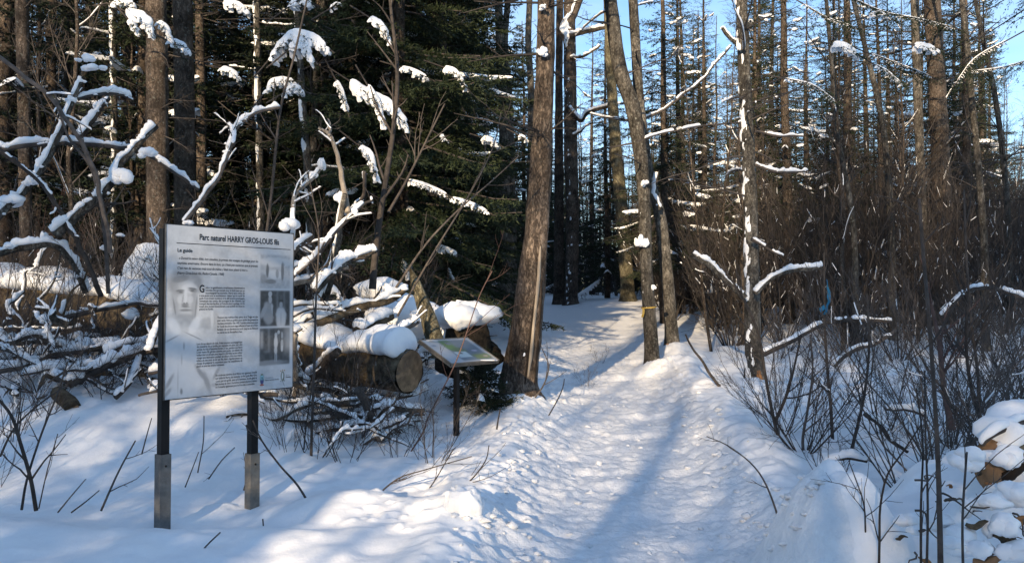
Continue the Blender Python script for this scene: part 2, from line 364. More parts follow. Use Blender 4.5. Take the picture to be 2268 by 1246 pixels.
#@@TREES
# ------------------------------------------------------------------ growing trees
def spawn(P, R, c, t0, t1, ln, ang, n2=4, up=.2, wob=.12, rf=.5, rtip=.35, rng=rs, flat=0., taper_len=True, rmin=.003):
    K, n = R.shape
    t = rng.uniform(t0, t1, (K, c)) if c > 0 else None
    s = t*(n-1); i = np.minimum(s.astype(int), n-2); f = (s-i)[..., None]; k = np.arange(K)[:, None]
    A = P[k, i]*(1-f)+P[k, i+1]*f; T = P[k, i+1]-P[k, i]; T /= np.linalg.norm(T, axis=-1, keepdims=True)+1e-9
    r = R[k, i]*(1-f[..., 0])+R[k, i+1]*f[..., 0]
    Q = rng.normal(size=(K, c, 3)); Q[..., 2] *= (1-flat)
    Q -= (Q*T).sum(-1, keepdims=True)*T; Q /= np.linalg.norm(Q, axis=-1, keepdims=True)+1e-9
    an = np.radians(rng.uniform(ang[0], ang[1], (K, c)))[..., None]
    d = np.cos(an)*T+np.sin(an)*Q
    l = rng.uniform(ln[0], ln[1], (K, c))
    if taper_len: l = l*(1.05-.75*t)
    pts = [A]; cur = A; st = l[..., None]/(n2-1)
    for q in range(n2-1):
        d = d+np.array((0, 0, up/(n2-1)))+rng.normal(size=d.shape)*wob; d /= np.linalg.norm(d, axis=-1, keepdims=True)
        cur = cur+d*st; pts.append(cur)
    P2 = np.stack(pts, -2).reshape(-1, n2, 3)
    r0 = np.maximum(r*rf, rmin).reshape(-1, 1); R2 = r0*np.linspace(1, rtip, n2)
    return P2, R2
def stem(h, r, n=8, lean=(0, 0), wob=.04, rng=rs, rtip=.12):
    t = np.linspace(0, 1, n)
    x = np.cumsum(rng.normal(size=(n, 2))*wob*h/n, 0); x[0] = 0
    P = np.stack((x[:, 0]+lean[0]*t, x[:, 1]+lean[1]*t, h*t-.25*(t == 0)), -1)
    return P[None], (r*(1-t*(1-rtip)))[None]
def blades(A, D, ln, wd, rng):
    """needle sprays: a thin leaf-sized triangle from each point A along D"""
    n = len(A); W = np.cross(D, rng.normal(size=(n, 3))); W /= np.linalg.norm(W, axis=1, keepdims=True)+1e-9
    tip = A+D*ln[:, None]; m = A+D*(ln*.25)[:, None]
    V = np.stack((A, m+W*wd[:, None]/2, tip, m-W*wd[:, None]/2), 1).reshape(-1, 3)
    return V, [np.arange(4*n).reshape(n, 4)]
def bough_foliage(P, rng, dens=.12, sw=.42, bl=.075, bw=.016, nb=6, hang=.35):
    """P (K,n,3) boughs -> side twigs carrying needle blades; returns blades mesh and twig lines"""
    K, n = P.shape[:2]; L = np.linalg.norm(P[:, -1]-P[:, 0], axis=1)
    As, Ds, TW = [], [], []
    cnt = np.maximum(3, (L/dens).astype(int))
    k = np.repeat(np.arange(K), cnt*2); t = rng.uniform(.12, 1, len(k)); side = rng.choice((-1, 1), len(k))
    s = t*(n-1); i = np.minimum(s.astype(int), n-2); f = (s-i)[:, None]
    A = P[k, i]*(1-f)+P[k, i+1]*f; T = P[k, i+1]-P[k, i]; T /= np.linalg.norm(T, axis=1, keepdims=True)+1e-9
    S = np.cross(T, (0, 0, 1.)); S /= np.linalg.norm(S, axis=1, keepdims=True)+1e-9
    d = T*.75+S*side[:, None]*.8+np.array((0, 0, -1))*rng.uniform(0, hang, len(k))[:, None]; d /= np.linalg.norm(d, axis=1, keepdims=True)
    tl = (L[k]*sw*(1.05-t)+.10)*rng.uniform(.6, 1.15, len(k)); tl = np.minimum(tl, .75)
    E = A+d*tl[:, None]; E[:, 2] -= tl*.15
    nn = np.maximum(2, (tl/.055*nb/6).astype(int)); q = np.repeat(np.arange(len(k)), nn)
    u = rng.uniform(0, 1, len(q))[:, None]; a = A[q]*(1-u)+E[q]*u
    dd = d[q]*.8+rng.normal(size=(len(q), 3))*.5; dd /= np.linalg.norm(dd, axis=1, keepdims=True)
    V = blades(a, dd, bl*rng.uniform(.6, 1.3, len(q)), bw*rng.uniform(.7, 1.4, len(q)), rng)
    tw = np.stack((A, E), 1)
    return V, tw
def pad(P, wdt, thick, seed=0, rng=rs):
    """snow lying on a spruce bough: a lobed slab, domed on top and ragged at its rim"""
    P, _ = resample(P, np.ones(len(P)), .03); n = len(P); na = 13
    T = np.gradient(P, axis=0); T /= np.linalg.norm(T, axis=1, keepdims=True)+1e-9
    S = np.cross(T, (0, 0, 1.)); S /= np.linalg.norm(S, axis=1, keepdims=True)+1e-9; U = np.cross(S, T)
    t = np.linspace(0, 1, n); pr = np.sqrt(np.clip(1-(2*t-1)**2, .0, 1))
    u = np.linspace(-1, 1, na)
    zz = np.arange(n)*.03
    rag = np.stack([1+.95*fbm(np.stack((zz*11, np.full(n, sd*9.+seed), np.full(n, seed*2.)), -1), 3) for sd in (0, 1)], -1)
    wl = wdt*pr[:, None]*np.where(u[None] < 0, rag[:, :1], rag[:, 1:])
    X = P[:, None]+S[:, None]*(u[None]*wl)[..., None]
    X = X-np.array((0, 0, 1.))*(np.abs(u)[None]**2*wl*.75)[..., None]
    dome = thick*np.sqrt(np.clip(1-u**2, 0, 1))[None]*pr[:, None]**.6
    bump = 1+.5*fbm(X*13+seed, 3)
    top = X+U[:, None]*(dome*bump)[..., None]+np.array((0, 0, 1.))*(dome*.25)[..., None]; bot = X-U[:, None]*(dome*.35)[..., None]
    V = np.concatenate((top.reshape(-1, 3), bot.reshape(-1, 3)))
    i, j = np.meshgrid(np.arange(n-1), np.arange(na-1), indexing='ij'); b = i*na+j; o = n*na
    return V, [np.concatenate((np.stack((b, b+na, b+na+1, b+1), -1).reshape(-1, 4), np.stack((b+o, b+1+o, b+na+1+o, b+na+o), -1).reshape(-1, 4)))]
def spruce_data(H, Rb, h0, seed, whorl=.34, per=6, dens=.12, bl=.075, bw=.016, nb=6, dead=.0, snow=.15, droop=.35, power=.8, flare=1.):
    rng = np.random.default_rng(seed)
    P, R = stem(H, H*.0115*flare, 10, rng=rng, wob=.02); tr = tubes(P, R, 9, bump=barkbump(.12, seed))
    z = np.arange(max(min(.5, H*.06), h0*.3), H*.985, whorl/per)
    z = z+rng.uniform(-.25, .25, len(z))*whorl
    live = z > h0; u = np.clip((z-h0)/(H-h0), 0, 1)
    L = np.where(live, Rb*(1-u)**power+.12, Rb*.45)*rng.uniform(.62, 1.12, len(z))
    keep = live | (rng.random(len(z)) < .35+dead); z, L, live = z[keep], L[keep], live[keep]
    az = rng.uniform(0, 2*math.pi, len(z)); n = 6; t = np.linspace(0, 1, n)
    s = z/H*9; i = np.minimum(s.astype(int), 8); f = (s-i)[:, None]; base = P[0, i]*(1-f)+P[0, i+1]*f
    uu = np.clip((z-h0)/(H-h0), 0, 1)
    rise = np.where(live, .45*uu-.12, 0)
    D = np.stack((np.cos(az), np.sin(az)), -1)
    B = np.zeros((len(z), n, 3)); B[:, :, :2] = base[:, None, :2]+D[:, None]*(L[:, None]*t)[..., None]
    dr = droop*rng.uniform(.6, 1.3, len(z))*(1-.6*uu)
    B[:, :, 2] = base[:, 2:]+L[:, None]*(rise[:, None]*t-dr[:, None]*t**1.6+.16*t**3)
    B[:, 1:, :] += rng.normal(size=B[:, 1:, :].shape)*.015
    br = tubes(B, (.007+.009*L)[:, None]*np.linspace(1, .3, n), 3)
    acc = Acc(); acc.add(br, 0)
    d_idx = np.where(~live)[0]
    if len(d_idx):
        Pd, Rd = spawn(B[d_idx], np.full((len(d_idx), n), .008), 5, .2, .95, (.15, .5), (30, 60), 3, up=-.1, rng=rng, flat=.7, rmin=.0035); acc.add(tubes(Pd, Rd, 3), 0)
    l_idx = np.where(live)[0]
    fol, tw = bough_foliage(B[l_idx], rng, dens, bl=bl, bw=bw, nb=nb)
    acc.add(fol, 1)
    sn = Acc()
    for k in rng.choice(l_idx, int(len(l_idx)*snow), replace=False):
        a0 = rng.uniform(.25, .55); m = B[k][int(a0*n):int(a0*n)+rng.integers(2, 6)] if n-int(a0*n) >= 2 else B[k][-3:]
        sn.add(pad(m+np.array((0, 0, .015)), rng.uniform(.03, .10)*min(1.3, L[k]), rng.uniform(.015, .045), seed=k))
    return tr, acc, sn
def bake(prefix, tr, acc, sn, tm, cm, sm=None):
    d = {'trunk': mesh_data(prefix+'_trunk', tr[0], tr[1], tm)}
    V, F = acc.get(); d['crown'] = mesh_data(prefix+'_crown', V, F, cm, True, acc.midx)
    if sn is not None and sn.n: V, F = sn.get(); d['snow'] = mesh_data(prefix+'_snow', V, F, sm or M['snowcap'])
    return d
def plant(name, d, loc, rz, s, **tg):
    o = empty(name, loc, rz, **tg); o.scale = (s, s, s)
    for k, me in d.items(): part(k, me, o, kind='stuff' if k == 'snow' else None)
    return o
def bare_data(H, r, seed, c1=26, l1=(1.2, 2.4), a1=(35, 70), up1=.5, c2=5, c3=3, t0=.25, flat=0., snow=0., sides=7, r2=.42, lean=(0, 0), wob=.05):
    rng = np.random.default_rng(seed); P, R = stem(H, r, 10, lean, wob, rng)
    tr = tubes(P, R, sides, bump=barkbump(.1, seed)); acc = Acc()
    P1, R1 = spawn(P, R, c1, t0, .97, l1, a1, 6, up1, .10, r2, .3, rng); acc.add(tubes(P1, R1, 4))
    P2, R2 = spawn(P1, R1, c2, .2, .98, (l1[0]*.35, l1[1]*.4), (25, 55), 4, up1*.5, .12, .55, .5, rng, flat, rmin=.003); acc.add(tubes(P2, R2, 3))
    P3, R3 = spawn(P2, R2, c3, .2, .98, (.15, .5), (25, 55), 3, .1, .12, .7, .6, rng, flat, rmin=.0028); acc.add(tubes(P3, R3, 3))
    sn = Acc()
    if snow:
        for k in rng.choice(len(P1), int(len(P1)*snow), replace=False): sn.add(snowcap(P1[k, :5], R1[k, :5], .022, seed=k, gap=.5))
    return tr, acc, sn
def shrub_data(H, seed, stems=7, spread=.5, r=.010, c2=7, c3=4, snow=0., up=.35, c4=0, ang=(20, 50)):
    rng = np.random.default_rng(seed); az = rng.uniform(0, 2*math.pi, stems); n = 7
    d = np.stack((np.cos(az)*spread, np.sin(az)*spread, np.ones(stems)), -1)*rng.uniform(.7, 1, (stems, 1)); L = H*rng.uniform(.6, 1.1, stems)
    cur = np.stack((np.cos(az)*.05, np.sin(az)*.05, np.full(stems, -.12)), -1); pts = [cur]
    for q in range(n-1):
        d = d+np.array((0, 0, up/(n-1)))+rng.normal(size=d.shape)*.11; d /= np.linalg.norm(d, axis=1, keepdims=True); cur = cur+d*(L/(n-1))[:, None]; pts.append(cur)
    P = np.stack(pts, 1); R = r*rng.uniform(.7, 1.4, (stems, 1))*np.linspace(1, .35, n)
    acc = Acc(); acc.add(tubes(P, R, 5))
    P2, R2 = spawn(P, R, c2, .2, .97, (H*.2, H*.42), ang, 5, .35, .10, .6, .5, rng, rmin=.0032); acc.add(tubes(P2, R2, 3))
    P3, R3 = spawn(P2, R2, c3, .15, .97, (H*.07, H*.2), ang, 3, .2, .1, .75, .6, rng, rmin=.0026); acc.add(tubes(P3, R3, 3))
    if c4: P4, R4 = spawn(P3, R3, c4, .15, .97, (H*.04, H*.1), ang, 3, .1, .1, .8, .7, rng, rmin=.0024); acc.add(tubes(P4, R4, 3))
    sn = Acc()
    if snow:
        for k in range(stems):
            if rng.random() < snow: sn.add(snowcap(P[k, 1:], R[k, 1:], .018, seed=k+seed, gap=.72, fs=5, m=7))
        for k in rng.choice(len(P2), int(len(P2)*snow*.5), replace=False): sn.add(snowcap(P2[k], R2[k], .015, seed=k+seed, gap=.68, fs=6, m=7))
    return acc, sn
def limb(name, P, r, mat, parent=None, snow=0, seed=0, gap=0., side=9, lump=.5, wid=1., cap=True, bump=.12, crook=1., lumps=0, **tg):
    """a branch or log along P, with the snow lying on it as its child"""
    P, rr = resample(np.asarray(P), np.asarray(r), max(.025, float(np.mean(r))*.8))
    if len(P) > 4 and crook:
        w_ = np.sin(np.linspace(0, math.pi, len(P)))**.5; s_ = np.arange(len(P))*max(.025, float(np.mean(r))*.8)
        for ax_ in range(3): P[:, ax_] += w_*crook*(.022*noise(np.stack((s_*3.1, np.full(len(P), seed*2.3), np.full(len(P), ax_*7.7)), -1))+.010*noise(np.stack((s_*9, np.full(len(P), seed*2.3), np.full(len(P), ax_*3.3)), -1)))
    V = tubes(P[None], rr[None], side, cap=cap, bump=barkbump(bump, seed, fr=(9, 9, 5)))
    if parent is None: o = mk(name, V, mat, origin=P[0], **tg)
    else: o = mk(name, V, mat, parent=parent, **tg)
    if snow:
        A_ = Acc(); A_.add(snowcap(P, rr, snow, seed, gap, lump=lump, wid=wid)); g_ = np.random.default_rng(seed+5)
        for q_ in range(lumps):
            k_ = int(g_.uniform(.08, .98)*(len(P)-1)); R_ = snow*g_.uniform(.5, .95)+rr[k_]*.4
            A_.add(clump(P[k_]+np.array((0, 0, rr[k_]*.6+snow*.35)), (R_*1.1, R_*.9, R_*.75), seed+q_, 3, (7, 9)))
        S = A_.get() if A_.n else (np.zeros((0, 3)), [])
        if len(S[0]):
            q = bpy.data.objects.new('snow_cover', mesh_data('snow_cover', S[0]-(np.array(o.location) if parent is None else np.array(parent.location)), S[1], M['snowcap'])); COL.objects.link(q)
            q.parent = o
    return o
def hero_trunk(name, pts, wpx, D, mat, label, D2=None, extra=None, sides=20, flare=.25, bump=.10, group=None, snowaz=None, snowdens=.4, branches=0, brl=(.5, 1.6), bsnow=.0, brt=(.25, 1), brang=(70, 100), seed=1, top=3.0, cat='tree', thick=.02, crown=True, snowfrom=0., brr=.018):
    """a tree whose trunk follows pts (base first) in the photograph, continued upwards past the frame"""
    P = line(pts, D, D2); r = np.array([w_*.5*np.linalg.norm(p-np.array((0, 0, CAMZ)))/FPX for w_, p in zip(wpx, P)])
    d = P[-1]-P[-2]; d /= np.linalg.norm(d)
    if top:
        P = np.concatenate((P, [P[-1]+d*top*.5, P[-1]+d*top])); r = np.concatenate((r, [r[-1]*.85, r[-1]*.65]))
    g = gz(P[0][0], P[0][1]); b0 = P[0].copy(); b0[2] = min(b0[2], g)-.3; P = np.concatenate(([b0], P)); r = np.concatenate(([r[0]*(1+flare)], r))
    P, r = resample(P, r, .05); r = r*(1+flare*np.exp(-(P[:, 2]-g)/.18)*(P[:, 2] > g-.4))
    o = empty(name, (P[0][0], P[0][1], g), label=label, cat=cat, group=group)
    mk('trunk', tubes(P[None], r[None], sides, cap=True, bump=barkbump(bump, seed, fr=(9, 9, 4))), mat, parent=o)
    if snowaz is not None:
        k = int(len(P)*snowfrom)
        mk('stuck_snow', patches(P[k:], r[k:], math.radians(snowaz), 1.1, thick, snowdens, seed), M['snowcap'], parent=o)
    if branches:
        rng = np.random.default_rng(seed); n = 24; idx = np.linspace(0, len(P)-1, n).astype(int)
        P1, R1 = spawn(P[idx][None], np.full((1, n), brr), branches, brt[0], brt[1], brl, brang, 6, -.15, .09, 1., .3, rng, 0, False)
        P2, R2 = spawn(P1, R1, 5, .2, .98, (.15, .55), (25, 55), 4, .05, .12, .5, .5, rng, .5); P3, R3 = spawn(P2, R2, 3, .2, .98, (.08, .25), (25, 55), 3, .05, .12, .8, .6, rng, .5)
        acc = Acc(); acc.add(tubes(P1, R1, 4)); acc.add(tubes(P2, R2, 3)); acc.add(tubes(P3, R3, 3)); V, F = acc.get()
        mk('crown', (V, F), M['twigdark'], parent=o)
        if bsnow:
            sn = Acc()
            for k in rng.choice(len(P1), int(len(P1)*bsnow), replace=False): sn.add(snowcap(P1[k], R1[k], .03, seed=k, gap=.45))
            if sn.n: mk('branch_snow', sn.get(), M['snowcap'], parent=o)
    return o, P, r
# ------------------------------------------------------------------ kinds of tree, built once
CM = [M['twigdark'], M['needle']]
SP = [bake('spruce', *spruce_data(13, 2.3, 1.0, 11, dens=.09, snow=.2, bw=.022, bl=.09, nb=8), M['bark'], CM),
      bake('spruce', *spruce_data(15, 2.0, 2.0, 12, dens=.10, snow=.2, bw=.022, bl=.09, nb=8), M['bark'], CM),
      bake('spruce', *spruce_data(11, 1.8, .6, 13, dens=.09, snow=.22, bw=.02, bl=.085, nb=8), M['bark'], CM),
      bake('spruce', *spruce_data(17, 1.7, 6.5, 14, dens=.14, snow=.05, dead=.5), M['bark'], CM),
      bake('spruce', *spruce_data(14, 1.3, 1.5, 15, dens=.13, snow=.12, power=.6), M['bark'], CM)]
SPH = [bake('spruce', *spruce_data(15, 2.6, 1.5, 21, dens=.065, snow=.14, nb=12, bl=.085, bw=.021, whorl=.30, power=.6), M['bark'], CM),
       bake('spruce', *spruce_data(16, 2.4, 1.0, 22, dens=.065, snow=.14, nb=12, bl=.085, bw=.021, whorl=.30, power=.6), M['bark'], CM)]
BT = [bake('bare_tree', *bare_data(11, .085, 31, 30, snow=.2), M['barkgrey'], M['twigdark']),
      bake('bare_tree', *bare_data(9.5, .055, 32, 34, (.9, 1.9), (25, 60), .7, snow=.2), M['bark'], M['twig']),
      bake('bare_tree', *bare_data(13, .11, 33, 46, (1.2, 2.3), (70, 95), .05, 7, 4, .2, .4, .15, r2=.3), M['bark'], M['twigdark']),
      bake('bare_tree', *bare_data(8, .045, 34, 24, (.8, 1.5), (25, 55), .7, snow=.2, lean=(.8, .2)), M['bark'], M['twig'])]
SB = []
for sd_, args in enumerate([dict(H=3.6, stems=14, snow=.4, c3=6, r=.012), dict(H=3.0, stems=14, spread=.7, snow=.3, c3=6, r=.011), dict(H=4.4, stems=13, spread=.35, snow=.35, c3=6, r=.012), dict(H=2.4, stems=9, spread=.8, c3=5, snow=.2), dict(H=3.2, stems=10, spread=.5, snow=.4), dict(H=1.6, stems=9, spread=.6, c2=5, r=.006)]):
    for mt in ('twigdark', 'twig', 'twigred')[:(3 if sd_ in (4,) else 2)]:
        acc, sn = shrub_data(seed=50+sd_, **args); V, F = acc.get()
        d = {'stems': mesh_data('shrub_stems', V, F, M[mt])}
        if sn.n: V, F = sn.get(); d['snow'] = mesh_data('shrub_snow', V, F, M['snowcap'])
        SB.append(d)

def at_px(x, D): return (x-1134)/FPX*D, D
def on_path(x, y, m=.5):
    if 7 < y < 37 and (1000 if y < 26 else 1062)-14*m < x/y*FPX+1134 < (1440 if y > 13 else 1380): return True
    return abs(x-np.interp(y, PX_Y, PX_X)) < np.interp(y, PW_Y, PW_W)+m and y < 45
rng = np.random.default_rng(101)
_first = {}
def put(kind, name, d, x, y, s, **tg):
    key = id(d)
    if key not in _first:
        o = plant(name, d, (x, y, gz(x, y)-.03), rng.uniform(0, 6.28), s, **tg); _first[key] = o
    else:
        o = dup(_first[key]); o.location = (x, y, gz(x, y)-.03); o.rotation_euler = (0, 0, rng.uniform(0, 6.28)); o.scale = (s, s, s)
        for k in ('label', 'category', 'group'):
            if k in o: del o[k]
        o.name = name; tag(o, **tg)
    return o
# ------------------------------------------------------------------ spruces with a place of their own
for x, D, k, s, lab in [
    (885, 13.5, 0, 1.0, 'broad dark spruce with snow pads behind the cut log end, left of the leaning trunk'),
    (700, 15.0, 1, 1.05, 'dark spruce rising behind the right edge of the big information board'),
    (985, 17.5, 1, 1.0, 'dark dense spruce close on the left of the tall leaning brown trunk'),
    (560, 18.5, 0, 1.05, 'dark spruce standing behind the left half of the information board'),
    (960, 19.5, 0, 1.1, 'dark spruce filling the gap behind the broad one and the dense one'), (800, 20.5, 1, 1.1, 'dark spruce deep behind the tall golden sapling'),
    (1050, 30, 0, 1.0, 'dark spruce seen just left past the tall leaning trunk'), (1160, 43, 0, 1.0, 'dark spruce at the far end of the path behind the leaning trunk')]:
    o = put('h', 'spruce_tree', SPH[k], *at_px(x, D), s, label=lab, cat='spruce')
for x, D, k, s, lab in [
    (1530, 30, 2, .97, 'narrow pointed spruce against the sky right of the twin dark trunks'),
    (1745, 21, 4, 1.0, 'spruce with open dark boughs just right of the snow-plastered trunk'),
    (1475, 36, 0, .85, 'spruce in the middle distance behind the twin dark leaning trunks'),
    (1345, 33, 0, .9, 'spruce in the gap between the elbow-branched trunk and the twin trunks'),
    (1620, 38, 2, 1.0, 'small spruce showing between the pointed spruce and snow-plastered trunk'),
    (2075, 40, 1, .8, 'distant spruce behind the thick bare trunk at the right'),
    (1880, 44, 2, 1.0, 'distant low spruce top between the thin leaning poles')]:
    o = put('h', 'spruce_tree', SP[k], *at_px(x, D), s, label=lab, cat='spruce')
# ------------------------------------------------------------------ forest behind
MARKS = [(-9999, 'left of the view'), (0, 'by the left edge'), (200, 'over the left brush pile'), (340, 'above the board'), (660, 'right of the board'), (850, 'behind the log end'), (1000, 'behind the map stand'), (1110, 'by the leaning trunk'), (1230, 'beyond the path'), (1340, 'before the ribboned trunk'), (1480, 'right of the ribboned trunk'), (1580, 'left of the snow-plastered trunk'), (1690, 'right of the snow-plastered trunk'), (1800, 'about the blue ribbon'), (1930, 'left of the thick right trunk'), (2050, 'behind the tall grey stem'), (2150, 'near the right edge'), (2268, 'off the right edge')]
def where(x, y):
    p = x/y*FPX+1134; m = [t for a_, t in MARKS if a_ <= p][-1]
    return m+', '+('front row' if y < 15 else 'second row' if y < 19 else 'third row' if y < 24 else 'back row' if y < 32 else 'far back' if y < 45 else 'farthest')
def scatter(n, xr, dr, mind, ok=lambda x, y: True, seed=0, rpx=True):
    r = np.random.default_rng(seed); out = []; tries = 0
    while len(out) < n and tries < n*60:
        tries += 1; D = math.sqrt(r.uniform(dr[0]**2, dr[1]**2)); X = (r.uniform(*xr)-1134)/FPX*D
        if on_path(X, D, .9) or not ok(X, D): continue
        if all((X-a)**2+(D-b)**2 > mind**2 for a, b in out): out.append((X, D))
    return out
for i, (x, y) in enumerate(scatter(105, (-450, 1060), (12.5, 46), 1.15, seed=1)):
    k = int(rng.choice([1, 1, 3, 3, 0, 2, 2]) if y < 24 else rng.choice([0, 1, 1, 2, 4, 3]))
    put('s', 'spruce_tree', SP[k], x, y, rng.uniform(.8, 1.15), label='dark spruce in the left forest, '+where(x, y), cat='spruce', group='spruces in the forest left of the path')
for i, (x, y) in enumerate(scatter(44, (1060, 1500), (34, 70), 1.8, seed=2)):
    put('s', 'spruce_tree', SP[int(rng.integers(0, 5))], x, y, rng.uniform(.55, .8), label='dark spruce beyond the path end, '+where(x, y), cat='spruce', group='spruces beyond the end of the path')
for i, (x, y) in enumerate(scatter(20, (1440, 2200), (21, 34), 2.0, seed=35)):
    put('s', 'spruce_tree', SP[int(rng.choice([4, 2, 4, 1]))], x, y, rng.uniform(.75, 1.1), label='dark full-crowned spruce among the thicket trees, '+where(x, y), cat='spruce', group='full-crowned spruces in the thicket')
for i, (x, y) in enumerate(scatter(26, (1290, 2350), (26, 44), 1.7, seed=33)):
    put('s', 'spruce_tree', SP[int(rng.choice([4, 1, 4, 2, 0]))], x, y, rng.uniform(.8, 1.05), label='tall thin-crowned spruce over the thicket, '+where(x, y), cat='spruce', group='tall spruces over the thicket')
for i, (x, y) in enumerate(scatter(70, (1480, 2700), (32, 75), 1.9, seed=3)):
    put('s', 'spruce_tree', SP[int(rng.choice([0, 2, 4, 2]))], x, y, rng.uniform(.45, .8)*(1 if y < 50 else 1.15), label='low spruce behind the thicket, '+where(x, y), cat='spruce', group='spruces behind the thicket')
for i, (x, y) in enumerate(scatter(46, (-200, 1060), (11.5, 30), 1.0, seed=4)):
    put('b', 'bare_tree', BT[int(rng.integers(0, 4))], x, y, rng.uniform(.8, 1.2), label='bare tree among spruces, '+where(x, y), cat='tree', group='bare trees left of the path')
for i, (x, y) in enumerate(scatter(100, (1330, 2600), (15, 55), 1.1, seed=5)):
    put('b', 'bare_tree', BT[int(rng.choice([1, 1, 3, 2, 3, 2]) if y > 25 else rng.choice([1, 3, 3]))], x, y, rng.uniform(.7, 1.1), label='slim bare tree in the thicket, '+where(x, y), cat='tree', group='bare trees in the right-hand thicket')
for i, (x, y) in enumerate(scatter(26, (1060, 1500), (37, 55), 1.3, seed=6)):
    put('b', 'bare_tree', BT[int(rng.choice([0, 1, 3]))], x, y, rng.uniform(.7, 1.1), label='slim bare tree by the far bend, '+where(x, y), cat='tree', group='bare trees near the far bend')
for i, (x, y) in enumerate(scatter(150, (1330, 2380), (13.5, 34), .75, ok=lambda x, y: not on_path(x, y, .9) and x/y*FPX+1134 > (1560 if y < 16 else 1510 if y < 22 else 1430), seed=7)):
    near = y < 16
    k = int(rng.choice([6, 7, 2, 3, 8, 9, 10]) if near else rng.choice([0, 0, 1, 2, 4, 4, 4]))
    put('t', 'bare_shrub', SB[k], x, y, rng.uniform(.8, 1.25)*(.7 if near else 1.15), label='bare thicket shrub, '+where(x, y), cat='shrub', group='shrubs of the right-hand thicket')
for i, (x, y) in enumerate(scatter(48, (1060, 1500), (37, 48), .7, seed=8)):
    put('t', 'bare_shrub', SB[int(rng.integers(0, 8))], x, y, rng.uniform(.6, .9), label='bare shrub at the path end, '+where(x, y), cat='shrub', group='shrubs beyond the path bend')
for i, (x, y) in enumerate(scatter(78, (-150, 1060), (11.5, 24), .7, seed=9)):
    put('t', 'bare_shrub', SB[int(rng.integers(0, 11))], x, y, rng.uniform(.6, 1.0), label='brown shrub behind the brush pile, '+where(x, y), cat='shrub', group='shrubs behind the brush pile')
for i, (x, y) in enumerate(scatter(26, (-80, 720), (10.6, 12.6), .45, seed=19)):
    put('t', 'bare_shrub', SB[int(rng.choice([0, 1, 2, 3, 6, 7]))], x, y, rng.uniform(.5, .8), label='snow-flecked brown shrub just behind the brush pile, '+where(x, y), cat='shrub', group='shrubs just behind the brush pile')
# far wood: one mass beyond all that can be told apart
fa, ff = [], []
tr, acc, sn = spruce_data(12, 2.4, .5, 99, whorl=.5, per=5, dens=.34, bl=.28, bw=.09, nb=5)
V0, F0 = acc.get(); V0 = np.concatenate((V0, tr[0])); n0 = len(V0); F0 = F0+[f+len(V0)-len(tr[0]) for f in tr[1]]
A = Acc(); r2 = np.random.default_rng(5)
for i in range(95):
    D = r2.uniform(62, 105); x = (r2.uniform(-400, 2700)-1134)/FPX*D; s = r2.uniform(.7, 1.05)*(1.15 if x < 0 else .9); t = r2.uniform(0, 6.28)
    Rm = np.array(((math.cos(t), -math.sin(t), 0), (math.sin(t), math.cos(t), 0), (0, 0, 1)))
    A.add((V0@Rm.T*s+np.array((x, D, gz(x, D))), F0))
V, F = A.get(); mk('far_woodland', (V, F), M['needle'], kind='stuff', label='distant spruce woodland closing the view behind the nearer trees')

# ------------------------------------------------------------------ woods behind the camera (they throw the shade on the path)
gdir = np.array((math.sin(math.radians(18)), math.cos(math.radians(18)))); ldir = np.array((gdir[1], -gdir[0]))
def sunpos(u, s): p = u*ldir-s*gdir; return float(p[0]), float(p[1])
GAPS = [(-2.05, .36), (-4.1, .28), (-5.5, .3), (.1, .2), (-.8, .1), (1.3, .15), (-9.0, .4), (-12, .4)]
CAST = [(.30, 14, 'b', 2), (-1.35, 11, 'b', 0), (-3.2, 13, 'b', 1), (-5.0, 10, 'b', 0), (1.5, 12, 'b', 2), (-7.4, 12, 'b', 0), (2.4, 9, 'b', 0)]
r9 = np.random.default_rng(19)
for u in (-9.5, -8.3, -7.2, -6.3, -5.3, -4.3, -3.4): CAST.append((u+r9.uniform(-.2, .2), 4.6+r9.uniform(-.3, .9), 'h', 0, r9.uniform(.22, .25)))  # low row of unseen spruces added to keep sun off the left foreground
for q in range(3000):
    if len(CAST) >= 150: break
    u = r9.uniform(-24, 17); s_ = r9.uniform(8, 58); k = int(r9.choice([4, 0, 1, 2, 1, 0])); sc_ = .55 if s_ < 14 else 1.0 if s_ < 24 else 1.65 if s_ < 40 else 2.1; Rk = {4: 1.3, 1: 2.0, 0: 2.3, 2: 1.7}[k]*sc_*.72
    if any(abs(u-g_) < w_+Rk*.62 for g_, w_ in GAPS) and (r9.random() > .10 or any(abs(u-g_) < w_+Rk*.8 for g_, w_ in GAPS[:2])): continue
    if any((u-c_[0])**2+((s_-c_[1])*.6)**2 < 1.2 for c_ in CAST): continue
    CAST.append((u, s_, 's', k, sc_))
CAST += [(-4.35, 6.0, 'h', 0, .40), (-3.55, 6.6, 'h', 1, .37), (-5.0, 7.4, 'h', 0, .3)]  # taller young spruces added out of view to shade the board
for q in range(12): CAST.append((r9.uniform(-2.6, 1.2), r9.uniform(12, 50), 'b', int(r9.choice([1, 3, 2])), r9.uniform(.9, 1.5)))
for q in range(40): CAST.append((r9.uniform(-7.5, 3.5), r9.uniform(9, 46), 'b', int(r9.choice([0, 1, 3, 2])), r9.uniform(.8, 1.5)))
print('casters', len(CAST))
